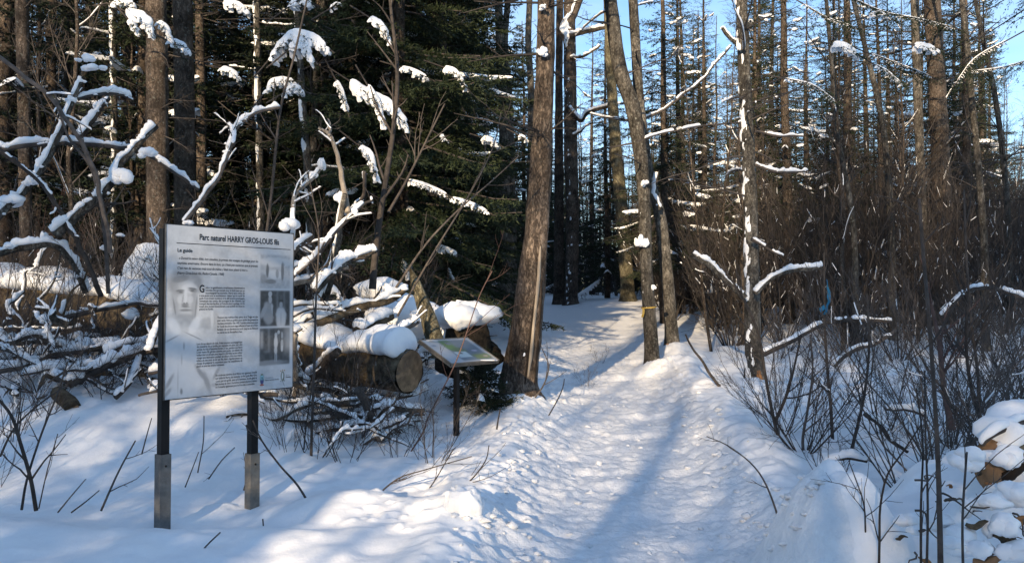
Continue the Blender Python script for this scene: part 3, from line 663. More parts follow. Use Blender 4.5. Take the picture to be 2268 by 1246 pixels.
for u, s_, t, k, *q in CAST:
    x, y = sunpos(u, s_); q = q[0] if q else 1.0
    if t == 'h': put('s', 'spruce_tree', SPH[k], x, y, q, label='dense unseen young spruce added behind the viewpoint to block sun', cat='spruce', group='young spruces added behind the viewpoint for shade')
    elif t == 's': put('s', 'spruce_tree', SP[k], x, y, q, label='spruce standing beside the path behind the viewpoint', cat='spruce', group='trees behind the viewpoint')
    else: put('b', 'bare_tree', BT[k], x, y, q, label='bare tree standing beside the path behind the viewpoint', cat='tree', group='bare trees behind the viewpoint')

# ------------------------------------------------------------------ trunks with a place of their own
T1, P, r = hero_trunk('leaning_tree', [(1150, 895), (1149, 850), (1160, 760), (1168, 700), (1180, 600), (1189, 500), (1201, 300), (1209, 100), (1209, 0)], [80, 74, 72, 68, 60, 53, 43, 38, 34], 10.3, M['barkbig'],
    'tall brown leaning trunk with a pale lengthwise crack, standing left beside the path', sides=32, flare=.22, bump=.13, branches=26, brl=(.4, 1.3), brt=(.42, 1), seed=5)
def on_trunk(pts, Dc, rr):
    return np.array([px(x, y, Dc-q) for (x, y), q in zip(pts, rr)])
mk('bare_wood_strip', tubes(*[q[None] for q in resample(on_trunk([(1197, 545), (1193, 600), (1188, 660), (1182, 720), (1176, 780), (1169, 835)], 10.3, [.155, .16, .17, .175, .185, .19]), np.array((.008, .022, .026, .02, .027, .010)), .04)], 9, bump=barkbump(.55, 9)), M['pale'], parent=T1)
mk('dark_crack', tubes(*[q[None] for q in resample(on_trunk([(1188, 560), (1184, 620), (1179, 690), (1172, 760), (1164, 830), (1159, 880)], 10.3, [.15, .165, .175, .19, .2, .22]), np.array((.004, .014, .018, .02, .02, .012)), .04)], 7, bump=barkbump(.3, 3)), M['groove'], parent=T1)
mk('right_crack', tubes(*[q[None] for q in resample(on_trunk([(1201, 620), (1197, 700), (1190, 780), (1184, 850)], 10.3, [.145, .15, .16, .17]), np.array((.004, .01, .012, .006)), .04)], 7, bump=barkbump(.3, 3)), M['groove'], parent=T1)
for (x, y, w_, h_) in ((1202, 112, 15, 12), (1200, 15, 9, 8)):
    mk('snow_clump', clump(px(x, y, 10.1), (w_*.0045, .05, h_*.0055), x), M['snowcap'], parent=T1)
mk('foot_snow', patches(P[:24], r[:24], math.radians(235), 1.3, .03, .32, 8), M['snowcap'], parent=T1)

hero_trunk('bare_tree', [(1265, 650), (1268, 500), (1264, 330), (1263, 200), (1262, 110)], [28, 28, 29, 27, 26], 31, M['bark'], 'sunlit trunk with snowy elbow-shaped branches right behind the leaning trunk', top=5, branches=22, brt=(.45, 1), seed=6, snowaz=235, snowdens=.3, brl=(.5, 1.8), bsnow=.2)
tE = bpy.data.objects['bare_tree.%03d' % 0] if 'bare_tree.000' in bpy.data.objects else None
def hero_branch(parent, pts, D, r0, r1, snow, seed, mat='bark', gap=.15, label=None):
    P = line(pts, D); n = len(P)
    return limb('branch', P, np.linspace(r0, r1, n), M[mat], parent=parent, snow=snow, seed=seed, gap=gap, side=8, label=label)
last = [o for o in COL.objects if o.name.startswith('bare_tree') and 'elbow' in str(o.get('label', ''))][0]
hero_branch(last, [(1256, 238), (1272, 255), (1287, 268), (1300, 252), (1330, 241), (1362, 233)], 30.6, .10, .05, .11, 1, gap=0)
hero_branch(last, [(1262, 80), (1290, 72), (1320, 66), (1340, 60), (1348, 44)], 30.7, .10, .05, .11, 2, gap=0)
hero_branch(last, [(1262, 128), (1290, 125), (1315, 112), (1330, 100)], 30.7, .05, .03, .07, 3)
hero_branch(last, [(1268, 300), (1285, 292), (1298, 280), (1312, 272)], 30.7, .05, .02, .07, 4)
hero_branch(last, [(1262, 110), (1255, 60), (1268, 30), (1284, -10), (1290, -60)], 31, .22, .17, .09, 5, gap=.2)
hero_trunk('bare_tree', [(1238, 640), (1238, 400), (1238, 200), (1240, 0)], [24, 20, 16, 14], 32, M['bark'], 'slim dark trunk squeezed between the leaning trunk and the elbow-branched one', seed=8, branches=14)
hero_trunk('bare_tree', [(1445, 826), (1440, 720), (1432, 600), (1424, 400), (1404, 250), (1372, 150), (1352, 0)], [31, 29, 26, 28, 32, 30, 26], 14, M['barkgrey'], 'dark leaning trunk tied with a yellow ribbon at the right edge of the path', seed=9, snowaz=215, snowdens=.22, branches=16, brt=(.4, 1), brl=(.5, 1.8), bsnow=.3)
hero_trunk('bare_tree', [(1490, 795), (1485, 700), (1476, 600), (1462, 480), (1440, 400), (1418, 250), (1408, 100), (1402, 0)], [28, 27, 27, 25, 22, 22, 20, 19], 15.4, M['barkgrey'], 'curved trunk just right of the yellow-ribboned one, with orange bark at its foot', seed=10, snowaz=320, snowdens=.2, branches=16, brt=(.4, 1), bsnow=.3)
hero_trunk('bare_tree', [(1674, 872), (1668, 760), (1665, 600), (1662, 450), (1655, 300), (1648, 150), (1642, 0)], [42, 34, 30, 28, 27, 25, 23], 11.6, M['barkgrey'], 'straight grey trunk plastered with a strip of snow right of the path', seed=12, snowaz=205, snowdens=.43, branches=34, brl=(.7, 2.6), brt=(.35, 1), bsnow=.35, thick=.03, brr=.015)
hero_trunk('bare_tree', [(2088, 560), (2085, 400), (2078, 250), (2070, 100), (2064, 0)], [36, 34, 32, 30, 28], 21, M['bark'], 'thick bare trunk with long horizontal limbs at the upper right', seed=13, top=4, branches=60, brl=(1.4, 4.2), brt=(.15, 1), bsnow=.08, brr=.028)
hero_trunk('bare_tree', [(2045, 560), (2040, 400), (2032, 200), (2026, 0)], [17, 16, 16, 15], 19.5, M['barkgrey'], 'thin pale trunk close on the left of the thick one at the upper right', seed=14, branches=12)
for i, (pts, wd, D, lab) in enumerate([
    ([(1893, 560), (1880, 430), (1855, 300), (1843, 150), (1830, 0)], [12, 11, 10, 9, 7], 16, 'thin leaning pole tree crossing the sky between the spruce and the thick trunk'),
    ([(1975, 560), (1968, 400), (1950, 250), (1915, 100), (1890, 0)], [14, 12, 11, 9, 8], 17, 'thin pole tree leaning left, nearest on the left of the thick right trunk'),
    ([(2180, 560), (2168, 380), (2152, 220), (2142, 100), (2130, 0)], [13, 12, 11, 10, 9], 16, 'thin pole tree right of the thick trunk at the upper right'),
    ([(2235, 560), (2225, 380), (2205, 220), (2180, 100), (2160, 0)], [11, 10, 9, 8, 7], 18, 'rightmost thin pole tree near the edge of the view'),
    ([(1172, 640), (1175, 400), (1176, 200), (1170, 100), (1173, 0)], [18, 16, 14, 13, 12], 34, 'slim sunlit trunk just left of the tall leaning trunk'),
    ([(1120, 620), (1118, 400), (1113, 200), (1107, 100), (1104, 0)], [24, 22, 20, 18, 16], 24, 'grey trunk rising in front of the dense spruce left of the leaning trunk'),
    ([(1135, 620), (1132, 400), (1126, 200), (1118, 100), (1125, 0)], [20, 18, 16, 14, 12], 24.6, 'slimmer grey trunk touching the one in front of the dense spruce'),
    ([(1390, 640), (1375, 450), (1362, 300), (1352, 150), (1348, 60)], [30, 28, 24, 20, 18], 30, 'mossy trunk behind the twin dark leaning trunks')]):
    hero_trunk('bare_tree', pts, wd, D, M['barkgrey'] if i != 7 else M['barkmoss'], lab, seed=20+i, branches=14, brl=(.5, 1.6), brang=(30, 75), brt=(.3, 1))
# left forest trunks
for i, (pts, wd, D, mt, saz, lab) in enumerate([
    ([(58, 560), (55, 350), (52, 150), (48, 0)], [22, 22, 22, 21], 12.5, 'bark', None, 'dark bare-stemmed trunk near the left edge above the brush pile'),
    ([(118, 560), (116, 300), (113, 100), (112, 0)], [18, 18, 17, 16], 14.5, 'bark', None, 'second dark trunk from the left edge'),
    ([(150, 560), (149, 300), (148, 100), (147, 0)], [12, 12, 11, 11], 16, 'bark', None, 'slim dark trunk third from the left edge'),
    ([(352, 640), (350, 400), (348, 200), (346, 0)], [46, 43, 41, 38], 12.2, 'bark', None, 'thick shaded trunk rising behind the left edge of the information board'),
    ([(412, 640), (410, 400), (408, 200), (404, 0)], [44, 41, 38, 36], 12.8, 'bark', None, 'thick sunlit trunk behind the information board, right of its shaded neighbour'),
    ([(448, 600), (446, 300), (443, 100), (441, 0)], [20, 19, 17, 16], 14, 'bark', None, 'slim black trunk close on the right of the thick sunlit trunk'),
    ([(578, 560), (576, 400), (572, 200), (568, 0)], [16, 15, 14, 13], 13.5, 'barkgrey', 235, 'slim snow-plastered trunk above the middle of the information board'),
    ([(688, 560), (683, 400), (672, 250), (664, 130)], [18, 17, 15, 13], 12.6, 'barkgrey', 230, 'slim snow-plastered trunk above the right edge of the information board'),
    ([(252, 640), (255, 400), (252, 200), (250, 0)], [14, 13, 13, 12], 13.5, 'barkgrey', 235, 'slim trunk dotted with snow between the third and the thick shaded trunk'),
    ([(6, 640), (8, 400), (7, 200), (6, 0)], [16, 15, 15, 14], 14, 'bark', None, 'sunlit orange-brown trunk at the left edge'),
    ([(722, 620), (722, 450), (721, 330), (720, 240)], [22, 20, 19, 18], 14, 'bark', None, 'short-seen brown trunk behind the forked dead stem'),
    ([(860, 640), (812, 330), (800, 270), (790, 200)], [17, 18, 18, 17], 14.5, 'bark', None, 'orange-brown trunk piece in the shade of the broad dark spruce')]):
    hero_trunk('forest_tree', pts, wd, D, M[mt], lab, seed=40+i, branches=24 if D < 14 else 14, brl=(.4, 1.5), brang=(75, 110), brt=(.25, 1), snowaz=saz, snowdens=.55, thick=.02, bsnow=.12, sides=16, brr=.012)
# ------------------------------------------------------------------ the great fallen log and the brush pile
def wpx(p, w_): return w_*.5*abs(p[1])/FPX
LP = line([(-200, 650, 12.4), (150, 672, 11.2), (340, 700, 10.4), (560, 748, 9.6), (720, 790, 9.1), (907, 822, 8.5)])
LR = np.array((.30, .27, .26, .25, .24, .235))
P, rr = resample(LP, LR, .035)
log = mk('fallen_log', tubes(P[None], rr[None], 48, bump=lambda P, RR, a: barkbump(.10, 7, fr=(9, 9, 16))(P, barkbump(.16, 2, fr=(9, 9, 5))(P, RR, a), a)), M['barklog'], origin=LP[-1], label='huge fallen log under a thick snow blanket, its sawn end beside the map stand', cat='log')
ax = P[-1]-P[-3]; ax /= np.linalg.norm(ax); S_ = np.cross(ax, (0, 0, 1.)); S_ /= np.linalg.norm(S_); U_ = np.cross(S_, ax)
th = np.arange(40)/40*2*math.pi; rad = np.linspace(0, 1, 9)
edge = .228*(1+.05*noise(np.stack((np.cos(th)*2, np.sin(th)*2, th*0+4), -1)))
D_ = np.concatenate([P[-1]+ax*(.006+.012*(1-q)+.004*noise(np.stack((np.cos(th)*q*9, np.sin(th)*q*9, th*0), -1))[:, None])+(S_*np.cos(th)[:, None]+U_*np.sin(th)[:, None])*(edge*max(q, .02))[:, None] for q in rad])
i, j = np.meshgrid(np.arange(8), np.arange(40), indexing='ij'); b = i*40; F_ = np.stack((b+j, b+40+j, b+40+(j+1) % 40, b+(j+1) % 40), -1).reshape(-1, 4)
M['sawn'] = material('weathered_sawn_wood', (.13, .09, .06), .85, (.34, .23, .14), 9, bump=.6, bscale=40, c3=(.22, .15, .09))
mk('sawn_end', (D_, [F_]), M['sawn'], parent=log, label='weathered brown sawn end')
SC = snowcap(P[:-1], rr[:-1], .19, 3, 0, lump=.38, fs=1.2, wid=1.08, m=28, ref=np.array((0, 0, 1.))+WIND*.12)
Vs = SC[0].copy(); low = Vs[:, 2] < np.interp(Vs[:, 0], P[:, 0], P[:, 2])+.08     # ragged hanging rim
Vs[low, 2] += .17*fbm(Vs[low]*8, 4)-.0
Vs += .03*np.stack([fbm(Vs*6+o_, 3) for o_ in (0, 20, 40)], -1)
mk('snow_blanket', (Vs, SC[1]), M['snowcap'], parent=log)
for k, (x, y, D, R) in enumerate([(850, 832, 8.5, .05), (760, 868, 8.7, .03)]):
    mk('snow_clump', blob(px(x, y, D), (R*1.3, R*.8, R), seed=k, amp=.4), M['snowcap'], parent=log)

def fallen(name, pts, D, w0, w1, snow, label, D2=None, mat='twig', seed=0, gap=0., cat='branch', lump=.6, side=9, wid=1., group=None, bump=.14):
    P = line(pts, D, D2); n = len(P); r = np.array([wpx(p, w_) for p, w_ in zip(P, np.linspace(w0, w1, n))])
    return limb(name, P, r, M[mat], snow=snow*.72, seed=seed, gap=gap, lump=lump, side=side, wid=wid, label=label, cat=cat, group=group, bump=bump, lumps=int(np.linalg.norm(P[-1]-P[0])*4)+1)
FB = 'fallen_branch'
def side_twigs(o, P, r0, seed, n=4):
    g_ = np.random.default_rng(seed); P1, R1 = spawn(P[None], np.linspace(r0, r0*.5, len(P))[None], n, .15, .95, (.15, .55), (25, 70), 5, .1, .16, .45, .4, g_, rmin=.003)
    P2, R2 = spawn(P1, R1, 2, .2, .9, (.08, .25), (25, 60), 3, .1, .15, .7, .5, g_, rmin=.0025)
    A = Acc(); A.add(tubes(P1, R1, 4)); A.add(tubes(P2, R2, 3)); mk('twigs', A.get(), M['twigdark'], parent=o)
    S = Acc()
    for k in range(n):
        if g_.random() < .6: S.add(snowcap(P1[k], R1[k], .018, seed=seed+k, gap=.4))
    if S.n: mk('twig_snow', S.get(), M['snowcap'], parent=o, kind='stuff')
heroes = [
 ([(-25, 500), (20, 455), (60, 418), (112, 338), (150, 250), (184, 172)], 8.3, 20, 10, .07, 'long snow-laden branch slanting up left of the board, snow lump on tip', 'barkgrey', .0),
 ([(-20, 335), (60, 322), (150, 318), (240, 325), (330, 345), (440, 420)], 8.6, 12, 8, .06, 'thin level branch loaded with snow above the left brush pile, bending down at its right', 'twigdark', .1),
 ([(120, 520), (188, 462), (250, 400), (270, 355), (310, 315), (348, 280)], 8.4, 24, 10, .08, 'thickest snow-covered branch leaning up to the right just left of the board', 'barkgrey', .05),
 ([(172, 305), (205, 262), (240, 218)], 9.0, 16, 12, .06, 'short snow-topped branch end behind the long slanting branch', 'bark', .0),
 ([(172, 220), (215, 210), (250, 208), (292, 218)], 8.8, 8, 5, .06, 'short level twig with snow above the crossing branches at upper left', 'twigdark', .0),
 ([(-10, 120), (96, 204), (142, 259), (180, 318), (206, 378), (234, 488), (245, 560)], 8.0, 9, 10, .0, 'bare dark branch hanging down across the snowy ones at the left', 'twig', .0),
 ([(-8, 326), (42, 367), (84, 406), (121, 456), (158, 518), (190, 582), (224, 656)], 8.1, 10, 11, .018, 'curved dark branch running down onto the big log at the left', 'twigdark', .5),
 ([(-20, 565), (44, 548), (111, 544), (145, 562), (170, 602), (190, 648)], 8.3, 16, 12, .085, 'arching branch under a thick roll of snow at the left edge', 'barkgrey', .0),
 ([(408, 492), (440, 455), (472, 405), (500, 345), (516, 300), (540, 268), (575, 246), (622, 238)], 8.4, 11, 7, .055, 'tall snow-topped branch curving up over the top of the board', 'twig', .05),
 ([(517, 320), (512, 290), (508, 275)], 8.4, 8, 5, .03, 'short snowy spur below the bend of the tall curved branch', 'twig', .0),
 ([(640, 565), (662, 545), (692, 524)], 8.4, 18, 12, .07, 'short thick snowy branch at the right edge of the board', 'bark', .0),
 ([(640, 600), (690, 575), (725, 535), (757, 498), (800, 455), (826, 444)], 8.5, 14, 5, .05, 'branch rising right from the board with separate caps of snow', 'twig', .35),
 ([(700, 645), (735, 612), (775, 580), (836, 552)], 8.4, 18, 11, .085, 'branch with the thickest roll of snow, ending over the sunlit sapling', 'barkgrey', .0),
 ([(645, 628), (690, 621), (745, 600), (770, 592)], 8.6, 16, 8, .035, 'broken pale branch lying level right of the board', 'pale', .3),
 ([(649, 530), (650, 445), (662, 420), (690, 396), (714, 364)], 8.8, 11, 7, .03, 'pale stem rising behind the top right corner of the board, tipped with snow', 'pale', .35),
 ([(770, 470), (758, 402), (746, 348), (728, 300), (707, 284)], 8.8, 13, 7, .012, 'forked dead stem with a peeling pale top', 'pale', .6),
 ([(730, 300), (733, 286), (726, 264)], 8.8, 7, 4, .0, 'curved pale prong beside the forked dead stem', 'pale', .0),
 ([(764, 430), (758, 480), (750, 540), (736, 615), (715, 680)], 8.7, 12, 14, .03, 'upright stem plastered with snow behind the right-hand branches', 'barkgrey', .2),
 ([(808, 380), (806, 420), (795, 450), (768, 480)], 8.9, 8, 9, .03, 'snowy hooked twig below a bough snow pad', 'twig', .3),
 ([(700, 715), (760, 690), (815, 672), (862, 664), (895, 640)], 8.9, 24, 16, .11, 'short log with a smooth snow roll lying just behind the big log', 'barklog', .0),
 ([(790, 735), (830, 715), (866, 700)], 8.8, 24, 20, .08, 'stubby snow-capped log piece behind the big log, right of the longer one', 'barklog', .0),
 ([(860, 742), (905, 722), (925, 712)], 8.7, 14, 10, .06, 'small snow-capped limb behind the sawn end of the big log', 'twig', .0),
 ([(590, 850), (640, 760), (690, 690), (720, 640), (742, 600)], 8.8, 20, 12, .06, 'snowy limb rising steeply from the big log at the right edge of the board', 'bark', .0),
 ([(748, 778), (722, 800), (692, 832)], 8.2, 18, 24, .06, 'short snow-topped limb lying against the front of the big log', 'bark', .0),
 ([(790, 862), (812, 905), (838, 965), (872, 1040)], 7.8, 18, 15, .0, 'thick dark stick propped steeply in front of the big log', 'twig', .0),
 ([(838, 910), (866, 940), (900, 968)], 8.2, 14, 12, .02, 'shorter dark stick slanting right of the propped one', 'twigdark', .3),
 ([(655, 740), (650, 800), (652, 870), (640, 900)], 8.0, 14, 10, .02, 'pale upright stick under the lower right corner of the board', 'pale', .2),
 ([(20, 760), (75, 745), (130, 772), (165, 820)], 8.2, 12, 10, .07, 'snow-rolled branch bending down among the sticks at lower left', 'barkgrey', .0),
 ([(150, 850), (220, 815), (290, 788), (360, 770)], 7.9, 22, 16, .085, 'thick low branch with snow running behind the left edge of the board', 'twigdark', .0),
 ([(150, 845), (190, 820), (120, 860), (30, 820)][:1]+[(100, 820), (50, 790), (0, 770)], 8.0, 12, 10, .06, 'snowy branch reaching to the left edge below the log', 'twig', .0),
 ([(330, 780), (345, 740), (362, 700), (372, 670)], 8.0, 14, 10, .06, 'snow-topped limb rising against the left side of the board', 'bark', .0),
 ([(255, 880), (290, 840), (310, 790)], 7.8, 12, 10, .055, 'short snowy stick slanting up below the low thick branch', 'twigdark', .0)]
for k, (pts, D, w0, w1, sn, lab, mt, gp) in enumerate(heroes):
    o = fallen(FB, pts, D, w0, w1, sn, lab, mat=mt, seed=k+1, gap=gp+.12, D2=D+.5, lump=.8)
    Pq = line(pts, D, D+.5); side_twigs(o, resample(Pq, np.ones(len(Pq)), .25)[0], wpx(Pq[0], w0)*.8, k+800, 6)
for k, (x, y, D, R) in enumerate([(192, 128, 8.7, (.06, .06, .045)), (205, 148, 8.7, (.09, .06, .04)), (418, 492, 8.4, (.05, .05, .03)), (712, 362, 9.2, (.045, .04, .08)), (693, 388, 9.2, (.05, .04, .05)), (755, 436, 8.9, (.06, .05, .08)), (776, 468, 8.9, (.06, .05, .06)), (790, 455, 8.9, (.05, .04, .04)),
                                  (290, 690, 9.0, (.1, .08, .07)), (640, 495, 8.7, (.1, .07, .08)), (270, 385, 8.6, (.12, .08, .09)), (330, 335, 8.6, (.10, .07, .06)), (30, 440, 8.4, (.12, .08, .08)), (70, 400, 8.4, (.07, .06, .05))]):
    mk('snow_lump', clump(px(x, y, D), np.array(R)*1.15, k+40), M['snowcap'], origin=px(x, y, D), label='small lump of fresh snow caught on the branches of the brush pile', cat='snow lump', group='snow lumps caught in the brush pile')
# the mass of smaller sticks
rp_ = np.random.default_rng(77)
for k in range(290):
    x0 = rp_.uniform(-60, 960); D = rp_.uniform(8.0, 10.4) if x0 < 620 else rp_.uniform(7.9, 9.6)
    X0, Y0 = at_px(x0, D); g = gz(X0, Y0); hi = .75 if x0 < 620 else .45; steep = k % 7 == 0
    if steep: el = math.radians(rp_.uniform(30, 65)); ln = rp_.uniform(.6, 1.3); z0 = g+rp_.uniform(.1, .8); r0 = rp_.uniform(.010, .020)
    else: el = math.radians(rp_.uniform(-14, 26)); ln = rp_.uniform(.4, 1.7); z0 = g+rp_.uniform(.0, hi); r0 = rp_.uniform(.010, .036)*(1 if k % 3 else 1.3)
    az = rp_.uniform(-1.3, 1.3)+(math.pi if rp_.random() < .45 else 0)
    d = np.array((math.cos(az)*math.cos(el), math.sin(az)*math.cos(el)*.8, math.sin(el)))
    t = np.linspace(0, 1, 6)[:, None]; P = np.array((X0, Y0, z0))+d*ln*t+np.cumsum(rp_.normal(size=(6, 3))*.045*(1.3 if steep else 1), 0)
    P[:, 2] += (-.14 if rp_.random() < .6 else .1)*ln*t[:, 0]**2
    if P[-1, 0] > -1.0: P[:, 0] -= P[-1, 0]+1.0
    P[:, 2] = np.maximum(P[:, 2], g-.05)
    ppx = P[:, 0]/P[:, 1]*FPX+1134; ppy = 665-(P[:, 2]-CAMZ)/P[:, 1]*FPX
    if np.any((ppx > -60) & (ppx < 365) & (ppy > 635) & (ppy < 740)) and P[:, 1].min() < 10.4 and k % 5: continue
    if np.any((ppx > 690) & (ppx < 950) & (ppy > 700) & (ppy < 880)) and P[:, 1].min() < 9.0: continue
    o = limb(FB, P, r0*np.linspace(1, .4, 6), M[['twig', 'twigdark', 'barkgrey', 'barklog'][k % 4]], snow=rp_.uniform(.015, .055), seed=k+100, gap=rp_.uniform(.15, .6), side=6, lump=.9, lumps=2,
         label='snow-laden %s %s in the brush pile, %s' % ('thick' if r0 > .027 else 'thin', 'upright stick' if steep else 'lying stick', where(X0, Y0).split(',')[0]+(', at the front' if D < 8.6 else ', in the middle' if D < 9.4 else ', at the back')), cat='branch', group='snow-laden sticks in the brush pile')
    if k % 2 == 0: side_twigs(o, P, r0, k)
for k in range(34):   # tangles of fine dead twigs in and under the pile
    x0 = rp_.uniform(-80, 930); D = rp_.uniform(7.8, 10); X0, Y0 = at_px(x0, D)
    o = put('t', 'dead_brush', SB[int(rp_.choice([6, 7, 11, 12, 8]))], X0, Y0, rp_.uniform(.4, .62), label='tangle of fine dead twigs in the brush pile, '+where(X0, Y0).split(',')[0]+(', in front' if D < 8.6 else ', behind'), cat='brush', group='twig tangles in the brush pile')
    o.rotation_euler = (rp_.uniform(-.7, .7), rp_.uniform(-.7, .7), rp_.uniform(0, 6)); o.location.z += rp_.uniform(-.1, .35)
for k in range(9):
    x0 = [690, 720, 745, 770, 800, 700, 735, 765, 680][k]; D = rp_.uniform(7.6, 8.2); X0, Y0 = at_px(x0, D)
    o = put('t', 'dead_brush', SB[11 if k % 2 else 6], X0, Y0, .17, label='dense knot of dark dead twigs under the sawn end of the big log', cat='brush', group='twig knots under the big log')
    o.rotation_euler = (rp_.uniform(-1, 1), rp_.uniform(-1, 1), rp_.uniform(0, 6)); o.location.z += rp_.uniform(0, .12)

# broken leaning trunk, root plate, mounds
P = line([(975, 790, 9.5), (958, 735, 9.5), (938, 680, 9.55), (920, 625, 9.6), (906, 588, 9.6)]); r = np.array((.10, .098, .085, .06, .006))
limb('dead_tree', P, r, M['barkmoss'], side=16, label='pointed broken trunk leaning left behind the map stand', cat='dead trunk', seed=6, bump=.18)
c = px(1036, 745, 10.4); M['roots'] = material('dark_earthy_roots', (.012, .010, .008), .95, (.05, .038, .026), 18, bump=1, bscale=30)
o = mk('root_plate', clump(c, (.42, .3, .5), 5, 9, (14, 20)), M['roots'], origin=(c[0], c[1], gz(c[0], c[1])), label='dark upturned root plate under a dome of snow right behind the map stand', cat='root plate')
mk('snow_dome', clump(c+np.array((-.02, -.02, .30)), (.50, .40, .26), 6, 8, (14, 20)), M['snowcap'], parent=o)
mk('snow_skirt', clump(c+np.array((-.26, -.04, .02)), (.17, .17, .42), 16, 7, (12, 16)), M['snowcap'], parent=o)
rr_ = np.random.default_rng(4); Pn, Rn = spawn(np.array([[c+np.array((0, .1, -.2)), c+np.array((0, .0, .0)), c+np.array((0, -.05, .25))]]), np.full((1, 3), .02), 34, .05, .9, (.2, .45), (60, 110), 5, -.5, .2, .6, .4, rr_, 0, False)
mk('roots', tubes(Pn, Rn, 5), M['twigdark'], parent=o)
for (x, y, D, R, lab) in [(890, 700, 10.6, (.50, .35, .30), 'broad snow mound behind the broken pointed trunk'), (845, 640, 11.2, (.36, .3, .16), 'sunlit snow cushion left of the broken pointed trunk'), (340, 610, 11.2, (.42, .4, .42), 'tall snow mound behind the left edge of the board'),
                           (60, 640, 11.8, (.6, .4, .2), 'flat snow mound on top of the big log at the left edge'), (620, 930, 7.9, (.12, .12, .08), 'small sunlit snow cushion right of the board post'), (590, 905, 8.2, (.16, .14, .09), 'small shaded snow cushion behind the board post')]:
    c = px(x, y, D); mk('snow_mound', blob(c, R, int(x), .28, 1.3), M['snow'], origin=c, label=lab, cat='snow mound')
P = line([(128, 870, 7.9), (150, 890, 7.75), (162, 905, 7.7)]); o = limb('log_stub', P, (.07, .075, .075), M['barklog'], side=14, label='short split log end poking out of the snow at lower left', cat='log', seed=5)
ax = P[2]-P[1]; ax /= np.linalg.norm(ax); mk('split_face', blob(P[2], (.06, .02, .07), 2, .3), M['sawn'], parent=o)
# little fir by the leaning trunk
tr, acc, sn = spruce_data(.70, .36, .03, 71, whorl=.06, per=7, dens=.022, bl=.04, bw=.011, nb=16, snow=.1, droop=.2, flare=1.6)
x, y = at_px(1062, 9.7); o = plant('young_fir', bake('fir', tr, acc, sn, M['bark'], CM), (x, y, 1.6-(905-665)/1750*9.7), 0, 1, label='knee-high young fir between the map stand and the leaning trunk', cat='fir')

# hanging snow pads on the broad spruce and others
def bigpad(P, wd, th, seed):
    A = Acc(); wd, th = wd*.62, th*.7; A.add(pad(P+np.array((0, 0, .02)), wd*.7, th, seed)); g_ = np.random.default_rng(seed+3); Q, _ = resample(P, np.ones(len(P)), .055)
    T = np.gradient(Q, axis=0); T /= np.linalg.norm(T, axis=1, keepdims=True); S_ = np.cross(T, (0, 0, 1.)); S_ /= np.linalg.norm(S_, axis=1, keepdims=True)+1e-9
    for i in range(len(Q)):
        for sd_ in (-1, 1):
            if g_.random() < .25: continue
            d_ = T[i]*g_.uniform(.3, .9)+S_[i]*sd_*g_.uniform(.5, 1)-np.array((0, 0, g_.uniform(.2, 1.1))); d_ /= np.linalg.norm(d_); l_ = wd*g_.uniform(.8, 1.7)
            A.add(pad(Q[i]+np.outer(np.linspace(0, l_, 4), d_)-np.array((0, 0, 1))*np.linspace(0, 1, 4)[:, None]**2*l_*.25, g_.uniform(.025, .05), th*.55, seed+i))
    return A.get()
def hang(owner_lab, items):
    ow = [o for o in COL.objects if owner_lab in str(o.get('label', '')) and o.type == 'EMPTY'][0]
    Mi = np.array(ow.matrix_basis.inverted())
    for k, (pts, D, wd, th, *fw) in enumerate(items):
        P = line(pts, D)
        for nm, VF, mt, mi in (('bough',)+_bough(P, fw[0] if fw else wd, k), ('snow_pad', bigpad(P, wd, th, k*3+len(pts)), M['snowcap'], None)):
            V = np.concatenate((VF[0], np.ones((len(VF[0]), 1))), 1)@Mi.T
            mk(nm, (V[:, :3], VF[1]), mt, parent=None, midx=mi).parent = ow
def _bough(P, wd, k):
    r_ = np.random.default_rng(k+9); Q, _ = resample(P, np.ones(len(P)), .1); d = Q[-1]-Q[-2]; d /= np.linalg.norm(d)+1e-9
    Q = np.concatenate(([Q[0]-(Q[1]-Q[0])*4], Q, [Q[-1]+d*.15]))
    fol, tw = bough_foliage(Q[None], r_, .05, sw=min(.55, 1.8*wd/np.linalg.norm(Q[-1]-Q[0])), bl=.06, bw=.012, nb=12, hang=.8)
    A = Acc(); A.add(tubes(Q[None], np.full((1, len(Q)), .012), 4), 0); A.add(fol, 1); V, F = A.get(); return (V, F), CM, A.midx
bpy.context.view_layer.update()
hang('broad dark spruce', [([(775, 180), (800, 196), (830, 215), (862, 232), (890, 262), (900, 275)], 11.3, .20, .07), ([(815, 190), (835, 225), (848, 262)], 11.2, .17, .05), ([(820, 40), (842, 55), (860, 80)], 11.6, .15, .05), ([(745, 180), (757, 205), (768, 240)], 11.5, .08, .04), ([(798, 325), (820, 345), (832, 380)], 11.2, .14, .05),
     ([(890, 150), (915, 158), (945, 172)], 12, .08, .03), ([(985, 150), (1008, 160), (1028, 185)], 12, .10, .045), ([(905, 400), (945, 412), (990, 432)], 12, .06, .03), ([(1000, 440), (1040, 452), (1080, 470)], 12, .05, .035), ([(720, 620), (755, 655)], 11, .1, .03)])
hang('behind the right edge of the big', [([(598, 130), (625, 100), (655, 78), (690, 85), (722, 105)], 11.3, .17, .08), ([(640, 110), (665, 95), (690, 125)], 11.2, .18, .07), ([(590, 200), (610, 180), (650, 180)], 11.4, .13, .05), ([(630, 205), (650, 195), (668, 200)], 11.3, .11, .05), ([(640, 15), (665, 0), (690, 8)], 11.4, .14, .05), ([(730, 20), (750, 8)], 11.4, .08, .03)])
hang('behind the left half of the information', [([(490, 152), (508, 158), (528, 170)], 12.5, .09, .05), ([(495, 5), (520, 10), (545, 22)], 12.5, .12, .05), ([(375, 90), (395, 98), (415, 108)], 11.6, .12, .05)])
